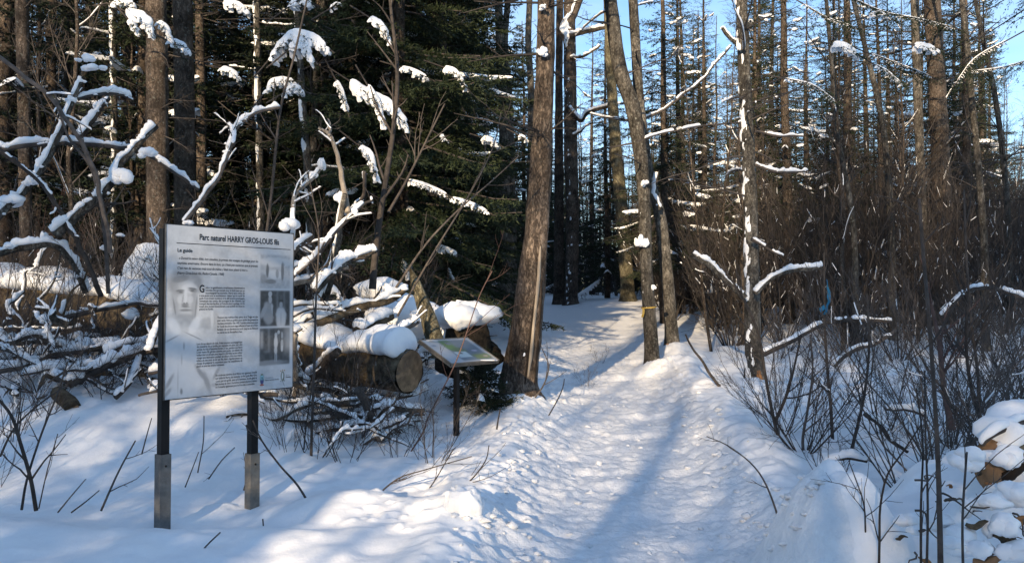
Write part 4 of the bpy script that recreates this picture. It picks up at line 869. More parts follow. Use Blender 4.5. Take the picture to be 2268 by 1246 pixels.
hang('dark dense spruce close on the left', [([(1070, 305), (1085, 310), (1100, 318)], 13, .1, .04), ([(1150, 300), (1165, 308)], 13, .05, .03), ([(975, 300), (985, 306)], 12.5, .05, .03)])
hang('thick shaded trunk rising behind', [([(278, 25), (300, 35), (325, 50), (335, 62)], 11, .17, .09), ([(286, 45), (300, 60)], 10.9, .13, .08), ([(350, 50), (366, 62), (378, 80)], 11.2, .10, .05), ([(252, 5), (275, 2), (295, 8)], 11, .1, .05)])
x, y = at_px(2390, 14.0)
o = put('s', 'spruce_tree', SP[3], x, y, 1.0, label='spruce off the right edge whose boughs hang into the sky', cat='spruce'); bpy.context.view_layer.update()
hang('boughs hang into the sky', [([(1845, 98), (1868, 103), (1898, 120)], 12.5, .12, .06, .5), ([(2025, 100), (2045, 103), (2072, 110)], 12.5, .10, .05, .45), ([(1925, 35), (1945, 30), (1965, 38)], 12.5, .07, .03, .4), ([(1940, 145), (1965, 160), (1995, 185)], 12.5, .04, .02, .5), ([(1830, -30), (1950, 25), (2030, 42), (2110, 62)], 12.6, .012, .01, .6), ([(1780, 10), (1830, 40), (1890, 60)], 12.8, .012, .01, .5), ([(1740, 175), (1800, 190), (1850, 225)], 12.8, .03, .015, .5), ([(1930, 120), (2010, 150), (2060, 170)], 13.2, .012, .01, .5), ([(2230, 90), (2160, 130), (2120, 180)], 14, .01, .01, .5), ([(2290, 130), (2220, 150), (2150, 160)], 15, .01, .01, .6)])

for k, (x, y, D, R) in enumerate([(2235, 1010, 4.15, .07), (2250, 1090, 4.0, .08), (2190, 1110, 3.95, .07), (2150, 1010, 4.1, .06), (2225, 1155, 3.85, .06), (2120, 1190, 3.9, .07), (2080, 1150, 4.0, .06), (2265, 1220, 3.8, .07), (2020, 1150, 4.05, .06), (2170, 1215, 3.8, .05)]):
    c = px(x, y, D); mk('snow_lump', clump(c, (R*1.5, R*1.3, R), k+900, 5, (12, 16)), M['snow'], origin=c, label=('upper' if y < 1050 else 'middle' if y < 1130 else 'lower')+(' left' if x < 2100 else ' central' if x < 2215 else ' right')+' snow cushion on the uprooted heap at the lower right', cat='snow lump', group='snow cushions on the lower right heap')
# ------------------------------------------------------------------ right side: arched snowy limbs, ribbons, uprooted heap
for k, (pts, D, w0, w1, sn, lab, mt) in enumerate([
 ([(1650, 660), (1612, 622), (1570, 585), (1532, 564)], 11.3, 15, 12, .055, 'straight snow-topped branch slanting up to the left at the snow-plastered trunk', 'barkgrey'),
 ([(1672, 650), (1700, 622), (1745, 602), (1822, 592)], 11.2, 14, 9, .05, 'snowy branch curving right from the snow-plastered trunk', 'barkgrey'),
 ([(1690, 782), (1745, 758), (1810, 722), (1880, 708), (1975, 712)], 9.4, 17, 9, .03, 'dark arched limb with a line of snow right of the snow-plastered trunk', 'twig'),
 ([(1845, 810), (1890, 778), (1940, 760), (1985, 730)], 9.2, 14, 7, .035, 'snowy crooked limb just right of the stem with the blue ribbon', 'twig'),
 ([(2085, 700), (2125, 655), (2165, 638), (2215, 640), (2290, 672)], 9.5, 11, 8, .045, 'thin arch of a branch capped with snow near the right edge', 'twig'),
 ([(1915, 915), (1945, 935), (1975, 975), (2010, 1000)], 6.8, 11, 8, .035, 'snowy limb lying aslant before the right-hand thicket', 'twigdark'),
 ([(1960, 905), (2000, 905), (2050, 922)], 7.0, 8, 6, .04, 'short level branch under snow in the right-hand thicket', 'twigdark'),
 ([(1820, 1040), (1870, 1015), (1920, 1020)], 6.4, 11, 9, .05, 'snow-buried branch end at the left edge of the right-hand thicket', 'twigdark'),
 ([(1628, 885), (1602, 864), (1578, 838), (1556, 800), (1534, 772), (1518, 740)], 11.0, 8, 4, .0, 'bare curved branch bowing to the ground between path and thicket', 'twig'),
 ([(1455, 380), (1450, 430), (1462, 465)], 15.1, 10, 8, .05, 'snowy snag beside the curved trunk with the orange foot', 'barkgrey'),
 ([(1428, 262), (1470, 242), (1520, 205), (1560, 170), (1620, 100)], 16.5, 7, 5, .04, 'long thin snowy branch rising right from the twin dark trunks', 'twigdark'),
 ([(1672, 365), (1710, 378), (1750, 382), (1790, 378)], 11.4, 7, 4, .04, 'thin level branch with snow right of the snow-plastered trunk', 'twig'),
 ([(1672, 290), (1720, 300), (1780, 302)], 11.4, 6, 4, .03, 'upper thin snowy branch right of the snow-plastered trunk', 'twig'),
 ([(1640, 105), (1620, 85), (1600, 62)], 11.7, 10, 8, .04, 'snow-tipped stub on the upper left of the snow-plastered trunk', 'barkgrey'),
 ([(1665, 530), (1690, 545), (1735, 568)], 11.3, 8, 4, .03, 'short snowy twig drooping right off the snow-plastered trunk', 'twig')]):
    fallen('snowy_branch', pts, D, w0, w1, sn, lab, mat=mt, seed=k+300, gap=.3, side=7, lump=.85)
for (x, y, D, R) in ((1419, 533, 13.8, (.09, .07, .11)), (1427, 404, 13.8, (.06, .05, .06)), (1205, 70, 10.0, (.0, 0, 0)), (1448, 635, 13.7, (.04, .04, .06))):
    if R[0]: mk('snow_lump', clump(px(x, y, D), np.array(R)*1.1, x), M['snowcap'], origin=px(x, y, D), label='white snow clump stuck to the yellow-ribboned trunk', cat='snow lump', group='snow clumps on the ribboned trunk')
# snow cones and foot bark at the trunks by the path
for (x, y, D, R, lab) in ((1445, 832, 13.75, (.17, .16, .12), 'little cone of snow at the foot of the yellow-ribboned trunk'), (1655, 878, 11.3, (.20, .16, .16), 'snow heap at the foot of the snow-plastered trunk'), (1488, 795, 15.2, (.12, .1, .07), 'small snow heap at the foot of the orange-footed trunk')):
    c = px(x, y, D); mk('snow_heap', blob(c, R, int(x), .25), M['snow'], origin=c, label=lab, cat='snow heap')
P = line([(1490, 790, 15.25), (1487, 760, 15.25)]); limb('torn_bark', P, (.14, .125), M['rust'], side=14, label='orange-brown torn bark round the foot of the curved trunk', cat='bark', bump=.2)
P = line([(1682, 885, 11.42), (1684, 850, 11.42), (1680, 820, 11.45)]); limb('torn_bark', P, (.06, .055, .02), M['rust'], side=10, label='orange-brown torn bark at the foot of the snow-plastered trunk', cat='bark', bump=.2)
# yellow ribbon
M['yellow'] = material('yellow_ribbon', (.36, .25, .06), .6); M['blue'] = material('blue_ribbon', (.02, .14, .27), .6)
c = px(1437, 680, 14.0); th = np.linspace(0, 2*math.pi, 33)[:-1]; rb = .137
V = np.concatenate([np.stack((c[0]+rb*np.cos(th), c[1]+rb*np.sin(th), c[2]+dz+.012*np.sin(th*1+1)), -1) for dz in (-.011, .011)]); jj = np.arange(32)
o = mk('yellow_ribbon', (V, [np.stack((jj, (jj+1) % 32, 32+(jj+1) % 32, 32+jj), -1)]), M['yellow'], origin=c, label='yellow marking ribbon tied round the dark leaning trunk', cat='ribbon')
q = px(1424, 682, 13.84); n = 8; t = np.linspace(0, 1, n); V = np.concatenate([np.stack((q[0]+s*.02+.01*np.sin(t*5), q[1]-.01+.015*np.sin(t*7), q[2]-.16*t), -1) for s in (-1, 1)]); k = np.arange(n-1)
mk('ribbon_tail', (V, [np.stack((k, k+1, n+k+1, n+k), -1)]), M['yellow'], parent=o)
# stem with the blue ribbon
def sapling(pts, D, w0, w1, lab, mat='twigdark', tw=6, sd=1, tl=(.2, .5), D2=None, name='sapling', cat='sapling', grp=None, n3=2, tr0=.25, ang=(25, 55)):
    P = line(pts, D, D2); r = np.array([wpx(p, w_) for p, w_ in zip(P, np.linspace(w0, w1, len(P)))]); P, r = resample(P, r, .06)
    o = mk(name, tubes(P[None], r[None], 7, bump=barkbump(.08, sd)), M[mat], origin=P[0], label=lab, cat=cat, group=grp)
    if tw:
        g_ = np.random.default_rng(sd); A = Acc(); idx = np.linspace(0, len(P)-1, 12).astype(int)
        P1, R1 = spawn(P[idx][None], r[idx][None], tw, tr0, .98, tl, ang, 6, .25, .09, .6, .4, g_, rmin=.0022, taper_len=False); A.add(tubes(P1, R1, 5))
        if n3:
            P2, R2 = spawn(P1, R1, n3, .2, .95, (tl[0]*.3, tl[1]*.45), ang, 4, .15, .09, .7, .5, g_, rmin=.0016); A.add(tubes(P2, R2, 4))
        mk('twigs', A.get(), M[mat], parent=o)
    return o
sapling([(1845, 990), (1840, 900), (1833, 820), (1828, 740), (1826, 660), (1825, 560)], 8.2, 8, 4, 'thin black stem with a blue ribbon in the right-hand thicket', tw=8, sd=5)
c = px(1830, 655, 8.15); t = np.linspace(0, 1, 9)
V = np.concatenate([np.stack((c[0]+s*(.014-.007*np.sin(t*6))+.02*np.sin(t*4)+.006*np.sin(t*23), c[1]-.02+.03*np.sin(t*8+s), c[2]+.17-.36*t), -1) for s in (-1, 1)]); k = np.arange(8)
o = mk('blue_ribbon', (V, [np.stack((k, k+1, 9+k+1, 9+k), -1)]), M['blue'], origin=c, label='bright blue plastic ribbon hanging on a thin black stem', cat='ribbon')
V = np.concatenate([np.stack((c[0]-.02-.05*t, c[1]-.01+s*.02+0*t, c[2]-.11-.04*t+s*.02), -1) for s in (-1, 1)]); mk('ribbon_end', (V, [np.stack((k, k+1, 9+k+1, 9+k), -1)]), M['blue'], parent=o)
# uprooted heap at lower right
def onG(x, y, dz=0): return np.array((x, y, gz(x, y)+dz))
P = line([(2196, 1025, 4.25), (2225, 1000, 4.45), (2290, 960, 4.9)]); o = limb('broken_log', P, (.105, .115, .12), M['barklog'], side=22, snow=.13, seed=4, label='broken log with a brown end under snow at the lower right edge', cat='log', wid=1.1, bump=.2)
M['fresh'] = material('brown_broken_wood', (.13, .075, .04), .8, (.28, .17, .095), 7, (1, 1, .3), bump=.6, bscale=25)
mk('broken_end', blob(P[0]+np.array((-.01, -.02, 0)), (.085, .045, .13), 3, .35, 1.5), M['fresh'], parent=o)
mk('snow_on_end', blob(P[0]+np.array((.02, -.035, .06)), (.03, .03, .06), 13, .35), M['snowcap'], parent=o)
P = line([(2175, 985, 4.2), (2200, 965, 4.2), (2235, 945, 4.3), (2290, 925, 4.5)]); limb('snowy_branch', P, (.012, .018, .02, .022), M['twigdark'], snow=.03, seed=9, label='dark branch jutting over the broken log at the right edge', cat='branch')
for k, (x, y, D, R, mt) in enumerate([(a_, b_, c_, d_*.62, e_) for a_, b_, c_, d_, e_ in [(2102, 1078, 4.0, .022, 'rust'), (2106, 1108, 4.0, .026, 'barklog'), (2078, 1112, 4.0, .015, 'twigdark'), (2168, 1160, 3.85, .05, 'barklog'), (2200, 1075, 4.1, .06, 'rust'), (2240, 1040, 4.2, .10, 'groove'), (2230, 1195, 3.85, .09, 'barklog'), (2195, 1240, 3.8, .07, 'fresh'), (2045, 1236, 3.9, .035, 'rust'), (2000, 1192, 4.0, .028, 'barklog'), (2160, 1050, 4.1, .03, 'barklog'), (2262, 1150, 3.9, .06, 'rust')]]):  # the groove piece stands for a dark hole, its shade painted near-black
    c = px(x, y, D); limb('root_or_dark_hole', [c+np.array((-1.3*R*(-1)**k, -R*.25, R*.5)), c+np.array((-.3*R*(-1)**k, .05*R, 0)), c+np.array((.5*R*(-1)**k, .2*R, -.6*R)), c+np.array((R*1.3*(-1)**k, 1.2*R, -.4*R))], (R*.12, R*.42, R*.5, R*.3), M[mt], side=12, seed=k, bump=.9, label='brown broken root or painted dark hole in the '+('upper' if y < 1060 else 'middle' if y < 1130 else 'lower')+(' left' if x < 2100 else ' central' if x < 2190 else ' right')+' part of the lower right snow heap', cat='root', group='roots in the lower right snow heap')
g_ = np.random.default_rng(12)
for k in range(16):
    x = g_.uniform(2020, 2275); y = g_.uniform(1040, 1240); D = 3.95; c = px(x, y, D); az = g_.uniform(-2.6, -.4)
    P = c+np.outer(np.linspace(-.1, 1, 5), np.array((math.cos(az), math.sin(az)*.5, g_.uniform(-1.2, .3))))*g_.uniform(.08, .2)+g_.normal(size=(5, 3))*.008
    limb('thin_root', P, np.linspace(.006, .002, 5), M['twig'], side=5, cap=False, label='thin brown root curling out of the lower right snow heap', cat='root', group='thin roots of the lower right heap')
# saplings and sticks with a place of their own
H = [
 ([(706, 1195), (690, 1130), (660, 1075), (620, 1030), (580, 975), (560, 930)], 5.9, 6, 3, 'dark arched stem bending left before the right board post', 'twig', 3),
 ([(688, 1066), (691, 940), (696, 800), (700, 660), (706, 520), (690, 420)], 7.2, 7, 3, 'dark upright sapling in front of the left part of the big log', 'twigdark', 8),
 ([(668, 1070), (676, 960), (690, 860), (700, 760)], 7.3, 4, 2, 'thin stem close on the left of the dark upright sapling', 'twigdark', 4),
 ([(825, 640), (829, 581), (841, 485), (854, 404), (872, 280), (880, 160), (868, 40), (860, -40)], 9.4, 17, 6, 'tall sunlit golden-brown sapling right of the snowy branches', 'twig', 14),
 ([(875, 640), (850, 660), (905, 560), (990, 460), (1090, 370), (1150, 310)][0:1]+[(940, 545), (1010, 470), (1090, 400), (1150, 345)], 9.3, 6, 2, 'long thin branch sweeping up right before the dark spruce', 'twig', 6),
 ([(880, 700), (960, 560), (1040, 430), (1090, 330), (1110, 250)], 9.2, 5, 2, 'steeper thin branch sweeping up before the dark spruce', 'twig', 6),
 ([(860, 470), (900, 400), (950, 300), (985, 230)], 9.4, 7, 3, 'side shoot of the golden sapling pointing up right', 'twig', 6),
 ([(560, 820), (575, 640), (600, 440), (620, 250), (650, 130), (680, 0)], 9.0, 8, 4, 'thin leaning sapling rising over the middle of the board', 'twig', 8),
 ([(240, 650), (232, 520), (205, 380), (150, 300), (120, 200)], 8.6, 9, 5, 'bent brown sapling above the big log at the left', 'twig', 6),
 ([(870, 1060), (935, 960), (950, 920), (1010, 800), (1060, 660), (1090, 600)], 7.6, 4, 2, 'thin pinkish stem crossing in front of the map stand', 'twigred', 5),
 ([(80, 1130), (68, 1060), (45, 980), (25, 920), (-15, 870)], 5.4, 9, 6, 'thick dark stem curving left out of the snow at the lower left', 'twigdark', 6),
 ([(48, 1128), (60, 1060), (92, 960), (128, 870), (150, 800)], 5.5, 6, 3, 'dark stem leaning right at the lower left', 'twigdark', 6),
 ([(86, 1125), (105, 1040), (128, 960)], 5.4, 3, 2, 'thin straight twig at the lower left', 'twigdark', 2),
 ([(0, 1010), (30, 950), (80, 900), (150, 850)], 5.6, 5, 3, 'twig slanting right from the left edge', 'twig', 4),
 ([(128, 1134), (160, 1095), (190, 1060)], 5.3, 3.5, 2, 'short leaning stick left of the board, first of three', 'twig', 0),
 ([(158, 1134), (190, 1110), (220, 1085)], 5.3, 3.5, 2, 'short leaning stick left of the board, second of three', 'twig', 0),
 ([(224, 1130), (262, 1045), (300, 975)], 5.5, 5, 3, 'longest leaning stick standing left of the board', 'twig', 2),
 ([(314, 1005), (326, 960), (336, 925)], 6.3, 3, 2, 'upright twig close on the left of the left board post', 'twig', 0),
 ([(410, 1078), (425, 1040), (440, 1000)], 6.2, 3, 2, 'short stick between the two board posts', 'twig', 0),
 ([(438, 1046), (450, 980), (452, 920)], 6.4, 3, 2, 'upright curved twig between the two board posts', 'twig', 1),
 ([(462, 1060), (490, 1020), (520, 990)], 6.3, 3, 2, 'twig leaning right between the two board posts', 'twig', 1),
 ([(428, 1246), (455, 1210), (488, 1178)], 4.8, 4, 3, 'short thick twig at the bottom edge below the board', 'twigdark', 0),
 ([(583, 1235), (584, 1180), (582, 1148)], 5.4, 3, 3, 'thin upright twig under the right board post', 'twigdark', 0),
 ([(540, 1085), (552, 1040), (560, 1000), (545, 940)], 6.3, 4, 3, 'dark stem just left of the right board post', 'twigdark', 3),
 ([(930, 1110), (905, 1060), (1000, 980), (1010, 960)][0:1]+[(965, 1060), (1000, 1000), (1010, 990)], 6.4, 3, 2, 'thin twig before the map stand post', 'twigdark', 2),
 ([(820, 1110), (880, 1060), (940, 1040), (1045, 1010)], 6.3, 4, 2, 'dark twig lying out over the snow before the map stand', 'twigdark', 5),
 ([(1000, 1090), (1040, 1065), (1075, 1020), (1083, 985)], 6.4, 4, 2, 'curved twig in the snow right of the map stand post', 'twigdark', 3),
 ([(1100, 950), (1104, 925), (1108, 905)], 8.3, 4, 3, 'short stub of a twig before the foot of the leaning trunk', 'twigdark', 0),
 ([(1215, 920), (1232, 890), (1246, 860), (1250, 838)], 9.2, 3, 2, 'thin curved twig right of the foot of the leaning trunk', 'twigdark', 0),
 ([(1185, 880), (1205, 850), (1215, 810), (1200, 770)], 10, 4, 2, 'forked twig beside the leaning trunk at the path edge', 'twigdark', 4),
 ([(1732, 1174), (1712, 1110), (1690, 1060), (1660, 1022), (1610, 985), (1565, 966)], 5.2, 5, 2, 'thin brown branch stuck in the snow at the right edge of the path', 'twig', 3),
 ([(1736, 1010), (1722, 960), (1710, 910), (1695, 830), (1680, 740), (1640, 650), (1590, 580)], 8.2, 9, 4, 'dark stem curving up left before the snow-plastered trunk', 'twigdark', 8),
 ([(1716, 935), (1740, 880), (1755, 830), (1775, 740)], 8.2, 8, 4, 'dark stem forking right from the curved one', 'twigdark', 6),
 ([(1790, 1045), (1778, 980), (1790, 900), (1800, 820), (1795, 740)], 7.6, 8, 3, 'crooked grey stem before the stem with the blue ribbon', 'twig', 7),
 ([(1882, 1012), (1900, 940), (1915, 870), (1925, 770), (1920, 650)], 7.6, 8, 4, 'upright dark stem right of the blue ribbon', 'twigdark', 8),
 ([(2110, 950), (2090, 850), (2080, 760), (2060, 660)], 7.6, 14, 7, 'thick reddish stem in the right-hand thicket', 'twigred', 6),
 ([(2170, 920), (2165, 820), (2150, 700), (2140, 560), (2135, 420)], 8, 8, 4, 'tall black stem near the right edge of the thicket', 'twigdark', 8),
 ([(2172, 930), (2150, 850), (2140, 760), (2145, 640)], 7.0, 9, 5, 'brown stem behind the lower right snow heap', 'twigdark', 7),
 ([(2084, 1290), (2081, 1130), (2076, 980), (2062, 760), (2045, 560), (2036, 440)], 3.5, 13, 6, 'tallest straight grey stem in front of the lower right snow heap', 'twig', 4),
 ([(2052, 1290), (2055, 1120), (2050, 960), (2048, 820)], 3.7, 6, 3, 'thin straight stem left of the tallest grey one', 'twigdark', 5),
 ([(2040, 1290), (2040, 1120), (2044, 980), (2030, 860)], 3.8, 6, 3, 'second thin straight stem left of the tallest grey one', 'twigdark', 5),
 ([(2134, 1290), (2132, 1150), (2140, 1020), (2142, 1000)], 3.6, 6, 4, 'thin grey stem right of the tallest one', 'twig', 4),
 ([(1946, 1290), (1948, 1200), (1950, 1120), (1966, 1050), (2000, 1000), (2040, 940)], 4.0, 6, 3, 'dark forked stem at the left of the lower right snow heap', 'twigdark', 7),
 ([(1925, 1290), (1918, 1210), (1914, 1120), (1895, 1060), (1880, 1020)], 4.1, 5, 2, 'thin dark stem leaning left at the left of the snow heap', 'twigdark', 6)]
for k, (pts, D, w0, w1, lab, mt, tw) in enumerate(H):
    small = tw <= 1
    sapling(pts, D, w0, w1, lab, mt, tw, k+500, tl=(.12, .4) if D < 7 else (.25, .7), name='dead_twig' if small else 'sapling', cat='twig' if small else 'sapling')
for k in range(17):   # brush at the near right, in front of the thicket
    x0 = rp_.uniform(1600, 2330); D = rp_.uniform(6.2, 10.5); X0, Y0 = at_px(x0, D)
    if on_path(X0, Y0, .45): continue
    put('t', 'bare_shrub', SB[int(rp_.choice([6, 7, 11, 12, 2, 3]))], X0, Y0, rp_.uniform(.5, .75), label='low dark shrub before the thicket, '+where(X0, Y0).split(',')[0]+(', nearest' if D < 7.2 else ', in the middle' if D < 8.8 else ', nearer the trunks'), cat='shrub', group='low shrubs before the thicket')
for k, (x0, D) in enumerate([(-30, 6.3), (30, 7.2), (110, 7.6), (-60, 8), (640, 7.2), (700, 7.3), (770, 7.2), (610, 7.6), (880, 7.4), (960, 7.2), (735, 7.6), (230, 8), (490, 8.2), (1300, 12.3), (1330, 15)]):
    X0, Y0 = at_px(x0, D); put('t', 'bare_shrub', SB[11 if k % 2 else 12], X0, Y0, rp_.uniform(.45, .75) if D < 12 else .35, label='small thin-twigged bush '+where(X0, Y0).split(',')[0]+' at the rim of the snow', cat='bush', group='small bushes by the pile and path')
# loose snow crumbs kicked up on the path
g_ = np.random.default_rng(33); A = Acc()
for k in range(260):
    y = g_.uniform(4.3, 13)**1.0; y = 4.3+(y-4.3)*g_.random(); d = g_.choice((-1, 1))*(1.0+g_.normal()*.16) if g_.random() < .65 else g_.uniform(-.9, .9)
    x = float(np.interp(y, PX_Y, PX_X)+d*np.interp(y, PW_Y, PW_W)); R = g_.uniform(.008, .03)*(1.5 if g_.random() < .08 else 1)
    A.add(blob((x, y, float(ground(np.array([x]), np.array([y]))[0])+R*.05), (R*g_.uniform(.7, 1.6), R*g_.uniform(.7, 1.5), R*.6), k, 1.0, 1.6, n=(7, 9)))
mk('snow_crumbs', A.get(), M['snowpath'], kind='stuff', label='loose crumbs of snow scattered along the trodden path')
c = onG(-.33, 5.42, .0); cb = blob(c*0, (1, 1, 1), 8, .5, 2.0, n=(24, 36)); cb = (c+np.sign(cb[0])*np.abs(cb[0])**.7*np.array((.125, .12, .12)), cb[1])
mk('snow_chunk', cb, M['snow'], origin=c, label='upright sunlit block of snow at the left edge of the path', cat='snow block')
# ------------------------------------------------------------------ the big information board
A0 = px(367, 494, 5.5); A0b = px(362, 886, 5.5); B0 = px(651, 517, 6.33)
TL = np.array((A0[0], A0[1], A0[2])); wv = np.array((B0[0]-A0[0], B0[1]-A0[1], 0)); W_ = np.linalg.norm(wv); wu = wv/W_; HT = A0[2]-A0b[2]
nrm = np.array((wu[1], -wu[0], 0))      # faces the path
def face_grid(nu, nv):
    u, v = np.meshgrid(np.linspace(0, 1, nu), np.linspace(0, 1, nv)); return u, v
def soft(u, v, cx, cy, rx, ry, k=6, rot=0):
    a_ = math.radians(rot); du = (u-cx); dv = (v-cy)*1.16; x_ = du*math.cos(a_)+dv*math.sin(a_); y_ = -du*math.sin(a_)+dv*math.cos(a_)
    d = np.sqrt((x_/rx)**2+(y_/(ry*1.16))**2)+.10*noise(np.stack((u*38, v*44, 0*u+cx*9), -1)); return 1/(1+np.exp(np.clip((d-1)*k*1.5, -40, 40)))
def rectm(u, v, a, b, c, d, k=400): s = lambda x: 1/(1+np.exp(-np.clip(x*k, -40, 40))); return s(u-a)*s(b-u)*s(v-c)*s(d-v)
def artwork(u, v):
    P = np.stack((u*8, v*9.3, 0*u), -1); g = .42+.07*fbm(P, 4)+.06*fbm(P*4+9, 3)+.03*fbm(P*12+4, 2)
    mix = lambda g, m, t, a=1.: g*(1-m*a)+t*m*a
    g = mix(g, np.clip(1-v*9, 0, 1), .50, .7); g = mix(g, np.clip((u-.93)*14, 0, 1), .47, .6)
    # the pale portrait of a man in a wool hat and open-collared shirt, printed large behind the text
    g = mix(g, soft(u, v, .13, .335, .13, .075, 9), .20, .75); g = mix(g, soft(u, v, .14, .44, .085, .145, 9), .40, .9)
    g = mix(g, soft(u, v, .165, .365, .055, .03, 7), .52, .8); g = mix(g, soft(u, v, .065, .42, .03, .10, 5), .27, .6); g = mix(g, soft(u, v, .20, .46, .022, .09, 5), .25, .6)
    g = mix(g, soft(u, v, .19, .375, .032, .013, 6, 8), .20, .8); g = mix(g, soft(u, v, .10, .385, .03, .013, 6), .22, .75)
    g = mix(g, soft(u, v, .138, .415, .013, .042, 6), .54, .8); g = mix(g, soft(u, v, .135, .462, .026, .012, 6), .17, .9); g = mix(g, soft(u, v, .14, .492, .042, .008, 6), .16, .85)
    g = mix(g, soft(u, v, .142, .512, .04, .012, 5), .48, .6); g = mix(g, soft(u, v, .135, .545, .075, .035, 6), .24, .7); g = mix(g, soft(u, v, .14, .60, .05, .05, 6), .18, .85)
    g = mix(g, soft(u, v, .10, .80, .20, .24, 9), .52, .8); g = mix(g, soft(u, v, .06, .585, .035, .06, 6, -30), .57, .9); g = mix(g, soft(u, v, .205, .58, .03, .06, 6, 32), .57, .9)
    for (a, b, rx, ry, ro, t) in ((.045, .655, .05, .004, -25, .2), (.20, .645, .07, .004, 25, .22), (.13, .70, .006, .02, 0, .2), (.115, .78, .005, .03, 0, .3), (.115, .96, .009, .016, 0, .12), (.03, .90, .012, .05, 30, .22), (.02, .96, .012, .03, 40, .25), (.25, .86, .016, .05, -35, .2), (.30, .92, .018, .07, -20, .22), (.37, .87, .012, .04, 30, .25), (.36, .94, .03, .012, 0, .3), (.09, .90, .004, .08, 0, .35)): g = mix(g, soft(u, v, a, b, rx, ry, 4, ro), t, .8)
    g = mix(g, soft(u, v, .30, .57, .05, .035, 6), .25, .6); g = mix(g, soft(u, v, .36, .56, .03, .06, 6), .26, .5); g = mix(g, soft(u, v, .335, .55, .012, .05, 8), .50, .7); g = mix(g, soft(u, v, .41, .74, .04, .16, 6), .26, .45)
    g = mix(g, soft(u, v, .55, .30, .16, .10, 4), .36, .35); g = mix(g, soft(u, v, .66, .70, .05, .04, 4), .34, .4)
    for (a, b, rx, ry, ro, t) in ((.100, .378, .030, .005, -4, .10), (.188, .366, .030, .005, 8, .10), (.105, .388, .014, .005, 0, .08), (.186, .378, .014, .005, 0, .08), (.128, .452, .006, .004, 0, .08), (.148, .450, .006, .004, 0, .08), (.138, .4725, .034, .0035, 2, .10), (.118, .43, .004, .03, 12, .26), (.175, .43, .02, .02, 0, .46), (.095, .43, .016, .022, 0, .46), (.16, .30, .06, .02, 0, .26), (.10, .31, .06, .02, -12, .16), (.06, .47, .006, .05, -10, .18), (.215, .47, .006, .06, 6, .18)): g = mix(g, soft(u, v, a, b, rx, ry, 6, ro), t, .75)
    g = g+.035*fbm(np.stack((u*30, v*26, 0*u+8), -1), 4)*(u < .45)
    # three prints on the right
    nz = fbm(np.stack((u*60, v*60, 0*u+3), -1), 3)
    m = rectm(u, v, .715, .972, .145, .362); h = .33+.08*nz; h = mix(h, soft(u, v, .85, .19, .16, .03, 8), .46, .8); h = mix(h, soft(u, v, .84, .27, .07, .03, 8), .48, .8); h = mix(h, soft(u, v, .775, .245, .012, .045, 8), .09, .9); h = mix(h, soft(u, v, .905, .25, .013, .06, 8), .12, .9); h = mix(h, soft(u, v, .86, .265, .014, .03, 8), .2, .8); h = mix(h, soft(u, v, .80, .315, .05, .015, 8), .13, .8); h = mix(h, soft(u, v, .74, .30, .03, .03, 6), .2, .7); h = mix(h, soft(u, v, .915, .205, .008, .012, 8), .2, .7)
    g = g*(1-m)+h*m
    g = mix(g, rectm(u, v, .712, .976, .362, .372), .52); m = rectm(u, v, .715, .973, .372, .602); h = .035+.03*np.clip(nz+.3, 0, 1)
    h = mix(h, rectm(u, v, .858, .866, .372, .5, 200), .22, .8); h = mix(h, rectm(u, v, .918, .926, .372, .6, 200), .20, .8); h = mix(h, soft(u, v, .785, .515, .05, .075, 10), .24, .95); h = mix(h, soft(u, v, .745, .505, .018, .05, 9, 25), .27, .9); h = mix(h, soft(u, v, .80, .43, .015, .026, 10), .34, .9); h = mix(h, soft(u, v, .80, .395, .016, .018, 10), .38, .9); h = mix(h, soft(u, v, .82, .49, .010, .04, 9, -10), .34, .7); h = mix(h, soft(u, v, .83, .505, .008, .035, 9), .03, .8)
    h = mix(h, soft(u, v, .895, .545, .045, .075, 10), .40, .95); h = mix(h, soft(u, v, .895, .465, .014, .024, 10), .27, .95); h = mix(h, soft(u, v, .895, .438, .022, .008, 9), .03, .9); h = mix(h, soft(u, v, .895, .415, .014, .016, 9), .08, .9); h = mix(h, soft(u, v, .895, .56, .004, .05, 6), .2, .6)
    g = g*(1-m)+h*m
    g = mix(g, rectm(u, v, .712, .976, .602, .611), .52); m = rectm(u, v, .713, .973, .611, .845); h = .05+.04*np.clip(nz+.2, 0, 1); h = mix(h, rectm(u, v, .94, .98, .61, .76, 60), .42, .9); h = mix(h, rectm(u, v, .722, .74, .63, .74, 200), .36, .8); h = mix(h, rectm(u, v, .786, .795, .61, .76, 200), .26, .8); h = mix(h, rectm(u, v, .745, .80, .757, .763, 300), .2, .7); h = mix(h, soft(u, v, .80, .83, .14, .015, 6), .24, .8)
    for (a, b, rx, ry, t) in ((.852, .655, .012, .014, .35), (.852, .705, .017, .045, .42), (.851, .755, .014, .025, .38), (.845, .80, .006, .03, .3), (.858, .80, .006, .03, .3), (.875, .64, .011, .013, .38), (.878, .68, .012, .03, .12), (.905, .66, .009, .022, .30), (.905, .72, .012, .035, .32), (.905, .745, .010, .02, .38), (.905, .70, .01, .012, .3)): h = mix(h, soft(u, v, a, b, rx, ry, 10), t, .92)
    g = g*(1-m)+h*m
    C = np.stack((g*.93, g*.985, g*1.06), -1)
    def col(m, c): return C*(1-m[..., None])+np.array(c)*m[..., None]
